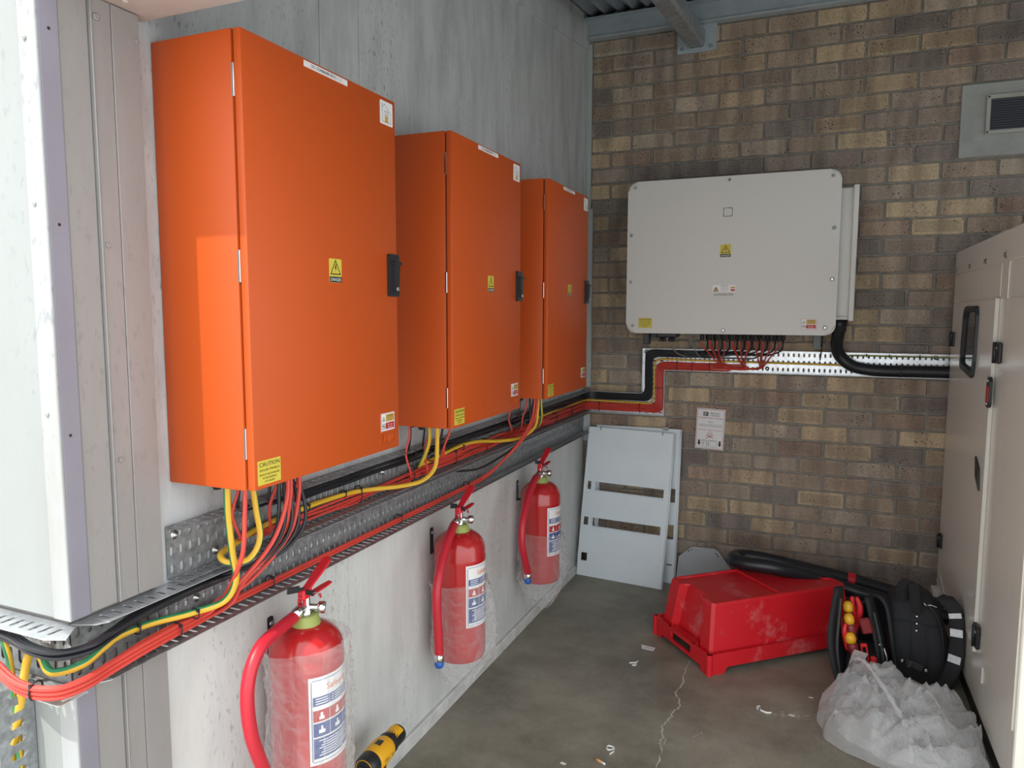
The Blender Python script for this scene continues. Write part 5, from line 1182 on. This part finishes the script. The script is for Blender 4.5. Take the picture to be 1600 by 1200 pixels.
bm = nbm(); tube(bm, cr([(1.326, 3.03, .262), (1.318, 3.02, .24), (1.312, 3.015, .225), (1.322, 3.02, .238), (1.314, 3.012, .218)], 4), .0022, 5); obj('zip_pull', bm, M_chrome, lf)
bm = slab([(1.46, 3.10, .006), (1.500, 3.11, .05), (1.508, 3.12, .13), (1.492, 3.14, .22), (1.470, 3.16, .30), (1.455, 3.17, .345)], .06, .010, side); rfp = obj('right_flap', bm, M_bagfab, tp)
bm = nbm(); tube(bm, cr([(1.500, 3.05, .02), (1.512, 3.05, .13), (1.496, 3.07, .22), (1.474, 3.10, .31)], 6), .006, 7); obj('edge_binding', bm, M_blacksoft, rfp, True)
bm = nbm(); screw(bm, (1.497, 3.062, .20), (-.3, -1, 0), .004, .003); obj('rivet', bm, M_chrome, rfp)
bm = nbm(); tube(bm, cr([(1.512, 3.06, .19), (1.522, 3.05, .16), (1.524, 3.05, .13), (1.515, 3.05, .11)], 5), .003, 6); obj('clip', bm, M_steel, rfp)
secs = [[V(1.445+x, 3.12+y, z) for x, y in rrect(a, c_, .03, 4)] for z, a, c_ in ((.003, .12, .15), (.06, .13, .17), (.13, .125, .17), (.15, .10, .15))]
bm = nbm(); loft(bm, secs); obj('pocket_base', bm, M_bagfab, tp, True)
bm = nbm(); text(bm, 'tools', (1.378, 2.972, .088), (V(.97, -.1, -.15).normalized(), V(.15, 0, .97).normalized()), .010, .022, .002); bm.free()
def tool(name, label, segs, P0, D, grp='insulated hand tools in the pouch'):
    t = thing(name, label, 'hand tool', tuple(P0), grp)
    for nm_, prof, m_ in segs: bm = nbm(); rodlathe(bm, prof, P0, D, 14); obj(nm_, bm, m_, t)
    return t
def driver(P0, D, label, s=1.):
    return tool('screwdriver', label, [('shaft', [(.0045*s, -.02), (.0045*s, .035)], M_toolmar), ('grip', [(.008*s, .03), (.013*s, .038), (.010*s, .05), (.0135*s, .065), (.0145*s, .085), (.012*s, .098)], M_toolmar), ('grip_cap', [(.0125*s, .096), (.0150*s, .108), (.0150*s, .122), (.010*s, .134), (.003*s, .137)], M_toolyel)], Vector(P0), D)
driver((1.425, 3.035, .105), (-.28, .10, .93), 'maroon screwdriver with a yellow cap, lowest in the pouch', 1.4)
driver((1.412, 3.055, .17), (-.22, .14, .93), 'maroon screwdriver with a yellow cap, second up in the pouch', 1.3)
driver((1.398, 3.085, .205), (-.14, .16, .95), 'maroon screwdriver with a yellow cap, topmost in the pouch', 1.25)
t = thing('pliers', 'red handled pliers standing in the open tool pouch', 'hand tool', (1.385, 3.075, .24))
for s_ in (-1, 1):
    bm = nbm(); tube(bm, cr([(1.384, 3.06+s_*.004, .16), (1.380+s_*.004, 3.058+s_*.010, .205), (1.378+s_*.008, 3.056+s_*.012, .24), (1.378+s_*.004, 3.06+s_*.010, .268)], 5), [.006+.005*math.sin(math.pi*k/15) for k in range(16)], 9); obj('handle', bm, M_toolred, t)
t = thing('pliers', 'red handled cutters at the back of the tool pouch', 'hand tool', (1.41, 3.14, .26))
for s_ in (-1, 1):
    bm = nbm(); tube(bm, cr([(1.412, 3.14, .20), (1.414+s_*.010, 3.14, .26), (1.412+s_*.014, 3.14, .31), (1.404+s_*.008, 3.14, .348)], 5), [.007+.006*math.sin(math.pi*k/15) for k in range(16)], 9); obj('handle', bm, M_toolred, t)
t = thing('crimping_tool', 'bright red slotted tool handle in the front of the pouch', 'hand tool', (1.455, 3.03, .10))
D = V(-.16, .05, .98).normalized(); S = V(1, .1, .16).normalized(); bm = nbm()
for a in (-.009, .009): fbox(bm, V(1.448, 3.030, .150)+S*a, S, D, S.cross(D), .006, .10, .010, .002)
fbox(bm, V(1.448, 3.030, .150)+D*.05, S, D, S.cross(D), .024, .014, .012, .003); obj('handle', bm, M_toolred, t)
bm = nbm(); box(bm, 1.464, 1.486, 3.012, 3.030, .115, .165, .004); o = obj('red_tape_measure', bm, M_toolred, None, loc=(1.475, 3.02, .115)); tag(o, 'small bright red tool end beside the slotted handle', 'hand tool')
bm = nbm(); fbox(bm, V(1.448, 3.09, .255), V(.9, 0, .3).normalized(), V(-.3, 0, .9).normalized(), V(0, -1, 0), .042, .062, .02, .006); o = obj('red_tool_case', bm, M_toolmar, None, loc=(1.448, 3.09, .22)); tag(o, 'dark red flat tool case in the middle of the pouch', 'hand tool')

# ================================================================== CLEAR PLASTIC BAG
def plastic_bag():
    t = thing('plastic_bag', 'crumpled translucent plastic bag on the floor in front of the backpack', 'plastic bag', (1.56, 2.76, 0))
    # heap height over the floor plan: high at the far left, trailing to the near right
    def heap(cx_, cy_, rx, ry, hgt, seed, rot, nu=150, nv=34):
        bm = nbm(); rings = []
        for j in range(nv+1):
            e_ = j/nv; ring = []
            for k in range(nu):
                a = 2*math.pi*k/nu; rad = math.sin(e_*math.pi/2)**.85; n_ = V(math.cos(a)*rad, math.sin(a)*rad, 0)
                lob = 1+.16*noise.noise(V(math.cos(a)*1.4, math.sin(a)*1.4, seed)) + .05*noise.noise(V(math.cos(a)*5, math.sin(a)*5, seed+3))
                x, y = n_.x*rx*lob, n_.y*ry*lob
                h = hgt*max(0, math.cos(e_*math.pi/2))**.75*(1 + .62*(-n_.x*.75 + n_.y*.65))
                q = V(n_.x*2.0, n_.y*2.0, seed)
                f1 = noise.noise(q*1.15+V(1, 0, 0)); f2 = noise.noise(V(q.x*3.0+q.y*.8, q.y*1.6-q.x*.5, seed)); f3 = noise.noise(q*5+V(3, 1, 2))
                cre = .045*max(0, 1-abs(f1)*3.2) + .022*max(0, 1-abs(f2)*4.5) + .004*max(0, 1-abs(f3)*4) - .034*abs(f1)
                z = h + cre*(.35+.65*math.cos(e_*math.pi/2)) * (1 if e_ < .97 else 0)
                c_, s_ = math.cos(rot), math.sin(rot); X_, Y_ = cx_+x*c_-y*s_, cy_+x*s_+y*c_
                X_ = min(X_, 1.786-.008*abs(f3)); ring.append(bm.verts.new((X_, Y_, max(.004, z))))
            rings.append(ring)
        for j in range(nv):
            for k in range(nu): f = bm.faces.new((rings[j][k], rings[j][(k+1) % nu], rings[j+1][(k+1) % nu], rings[j+1][k])); f.smooth = True
        bmesh.ops.remove_doubles(bm, verts=bm.verts, dist=1e-5); bmesh.ops.recalc_face_normals(bm, faces=bm.faces)
        return bm
    obj('film', heap(1.560, 2.755, .29, .255, .125, 4.0, -.55), M_bagfilm, t)
    obj('inner_fold', heap(1.545, 2.77, .215, .18, .09, 9.0, -.35, 100, 24), M_bagfilm, t)
    obj('inner_fold', heap(1.60, 2.70, .16, .14, .07, 15.0, .3, 90, 20), M_bagfilm, t)
    # folded seam ridge over the top
    ridge = cr([(1.405, 2.93, .185), (1.430, 2.88, .205), (1.470, 2.80, .190), (1.520, 2.70, .150), (1.560, 2.62, .09), (1.565, 2.575, .02)], 8)
    bm = nbm(); tube(bm, ridge, [.003+.006*abs(math.sin(i*.9)) for i in range(len(ridge))], 7); obj('seam', bm, M_bagfilm, t, True)
    # mouth corner sticking up
    bm = nbm(); g_ = []
    for i in range(9):
        a = i/8; g_.append([bm.verts.new(V(1.385+.045*a, 2.965-.02*a, .13+.085*math.sin(b_*1.4)+.010*noise.noise(V(i, b_*5, 0))) + V(.02*b_, -.02*b_, 0)) for b_ in (0, .25, .5, .75, 1.)])
    for i in range(8):
        for j in range(4): f = bm.faces.new((g_[i][j], g_[i+1][j], g_[i+1][j+1], g_[i][j+1])); f.smooth = True
    o = obj('mouth', bm, M_bagfilm, t); o.modifiers.new('t', 'SOLIDIFY').thickness = .001
plastic_bag()

# ================================================================== POWER TOOL on the floor
dr = thing('heat_gun', 'yellow and black cordless power tool standing by the left wall', 'power tool', (.11, 1.67, 0))
ax_ = V(-.03, 1, .02).normalized(); q0 = V(.112, 1.618, .206)
bm = nbm(); rodlathe(bm, [(.030, 0), (.0335, .006), (.0345, .020), (.034, .040)], q0, ax_, 24); obj('rear_housing', bm, M_black, dr, True)
bm = nbm(); rodlathe(bm, [(.0235, -.002), (.0255, .001), (.0255, .004)], q0, ax_, 24); rg = obj('intake_grille', bm, M_ink, dr)
bm = nbm(); tube(bm, [q0 - ax_*.001 + (V(1, .03, 0)*math.cos(a) + V(0, 0, 1)*math.sin(a))*.0262 for a in [2*math.pi*k/24 for k in range(24)]], .0012, 5, closed=True); obj('grille_ring', bm, M_dyel, rg)
for k in range(5): bm = nbm(); fbox(bm, q0-ax_*.003+V(0, 0, -.016+.008*k), V(1, .03, 0).normalized(), ax_, V(0, 0, 1), .038-.004*abs(k-2)*2, .003, .002); obj('grille_bar', bm, M_black, rg)
bm = nbm(); rodlathe(bm, [(.0345, .036), (.0365, .042), (.037, .085), (.035, .110), (.031, .118)], q0, ax_, 24); obj('body', bm, M_dyel, dr, True)
bm = nbm(); fbox(bm, q0+V(.030, .012, -.016), V(1, .03, 0).normalized(), ax_, V(0, 0, 1), .014, .026, .022, .003); fbox(bm, q0+V(-.030, .012, -.016), V(1, .03, 0).normalized(), ax_, V(0, 0, 1), .010, .026, .022, .003); obj('side_vent', bm, M_dyel, dr)
bm = nbm(); fbox(bm, q0+V(.0, .075, .0355), V(1, .03, 0).normalized(), ax_, V(0, 0, 1), .020, .026, .006, .002); obj('slide_switch', bm, M_black, dr)
bm = nbm(); rodlathe(bm, [(.031, .112), (.0325, .118), (.0325, .132), (.029, .136), (.028, .185), (.0255, .190), (.020, .190)], q0, ax_, 24); nz2 = obj('nose', bm, M_black, dr, True)
bm = nbm(); pv = None
for k in range(9):
    a = math.radians(35+100*k/8); rr_ = .0288; d_ = V(1, .03, 0)*math.cos(a) + V(0, 0, 1)*math.sin(a); v0 = bm.verts.new(q0+ax_*.139+d_*rr_); v1 = bm.verts.new(q0+ax_*.180+d_*.0286)
    if pv: bm.faces.new((pv[0], v0, v1, pv[1]))
    pv = (v0, v1)
obj('nose_label', bm, M_dyel, nz2)
bm = nbm(); text(bm, '18V', q0+V(.0365, .060, .004), (V(0, 1, 0), V(0, 0, 1)), .008, .022, .002); text(bm, 'XR', q0+V(.0365, .088, .004), (V(0, 1, 0), V(0, 0, 1)), .007, .014, .002); obj('side_lettering', bm, M_ink, dr)
secs = [[V(.112+x, yc+y, z) for x, y in rrect(.036, d_, .012, 4)] for z, yc, d_ in ((.186, 1.685, .062), (.155, 1.680, .050), (.11, 1.668, .046), (.07, 1.658, .052))]
bm = nbm(); loft(bm, secs); obj('grip', bm, M_black, dr, True)
bm = nbm(); fbox(bm, V(.112, 1.712, .150), V(1, 0, 0), V(0, .94, -.3).normalized(), V(0, .3, .94).normalized(), .020, .014, .045, .004); obj('trigger', bm, M_dyel, dr)
bm = nbm(); box(bm, .075, .149, 1.605, 1.715, .002, .072, .008, 2); obj('battery', bm, M_black, dr, True)

# ================================================================== LITTER
def curl(P0, pts, wd, label):
    bm = nbm(); P_ = cr(pts, 7); pv = None
    for p in P_:
        q = (bm.verts.new(Vector(P0)+p), bm.verts.new(Vector(P0)+p+V(wd*.25, wd*.1, wd)))
        if pv: f = bm.faces.new((pv[0], q[0], q[1], pv[1])); f.smooth = True
        pv = q
    o = obj('paper_curl', bm, M_paper, None, loc=tuple(P0)); tag(o, label, 'litter', 'curled paper strips on the floor'); o.modifiers.new('t', 'SOLIDIFY').thickness = .0006
curl((0.566, 2.925, 0.000), [(.012, .03, .001), (.006, .012, .001), (-.018, -.004, .001), (-.004, .004, .001), (.012, .0, .001), (.010, -.014, .001), (-.004, -.016, .001)], .006, 'curled white paper strip near the small printed label')
curl((0.634, 2.294, 0.000), [(.008, -.030, .001), (.018, -.008, .001), (.010, .012, .001), (-.008, .014, .001), (-.012, .002, .001), (.0, -.008, .001), (.016, .004, .001)], .007, 'curled white paper strip beside the cigarette end')
curl((1.092, 2.745, 0.000), [(-.012, .008, .001), (-.020, .022, .001), (-.010, .03, .001), (-.006, .008, .001), (.006, .0, .001), (.02, -.004, .001), (.034, .002, .001)], .007, 'curled white paper strip near the plastic bag')
tg = thing('paper_tag', 'small printed paper label on the floor left of the crate', 'litter', (0.585, 3.100, 0.000))
c0 = Vector((0.585, 3.100, 0.000)); bm = nbm(); prism(bm, [(-.030, .020), (-.020, -.018), (.032, -.022), (.034, .012)], c0, V(1, 0, 0), V(0, 1, 0), .0008); obj('paper', bm, M_paper, tg)
bm = nbm(); text(bm, '21mm', c0+V(.010, -.003, 0), 'F', .012, .034, .0012); obj('print', bm, M_ink, tg)
cg = thing('cigarette_end', 'cigarette end with an orange filter on the floor', 'litter', (0.630, 2.212, 0.000)); c0 = Vector((0.630, 2.212, 0.000))+V(0, 0, .0042)
bm = nbm(); rodlathe(bm, [(.004, 0), (.004, .020)], c0+V(-.020, .010, 0), (.9, -.42, 0), 10); obj('filter', bm, M_filter, cg)
bm = nbm(); rodlathe(bm, [(.004, .020), (.004, .034), (.003, .037)], c0+V(-.020, .010, 0), (.9, -.42, 0), 10); obj('paper', bm, M_paper, cg)
for i, (p, lab) in enumerate((((1.196, 2.766, 0.000), 'small white paper scrap on the concrete left of the plastic bag'), ((0.514, 2.162, 0.000), 'tiny crumpled clear scrap near the bottom edge of the floor'), ((1.260, 2.929, 0.000), 'pale flat paper shred between the crate and the plastic bag'))):
    bm = nbm(); s_ = (.012, .011, .009)[i]; prism(bm, [(-s_, -s_*.3), (s_*.7, -s_*.6), (s_, s_*.2), (-s_*.5, s_*.6)], p, V(1, 0, 0), V(0, 1, 0), .0012); o = obj('paper_scrap', bm, M_paper, None, loc=p); tag(o, lab, 'litter')
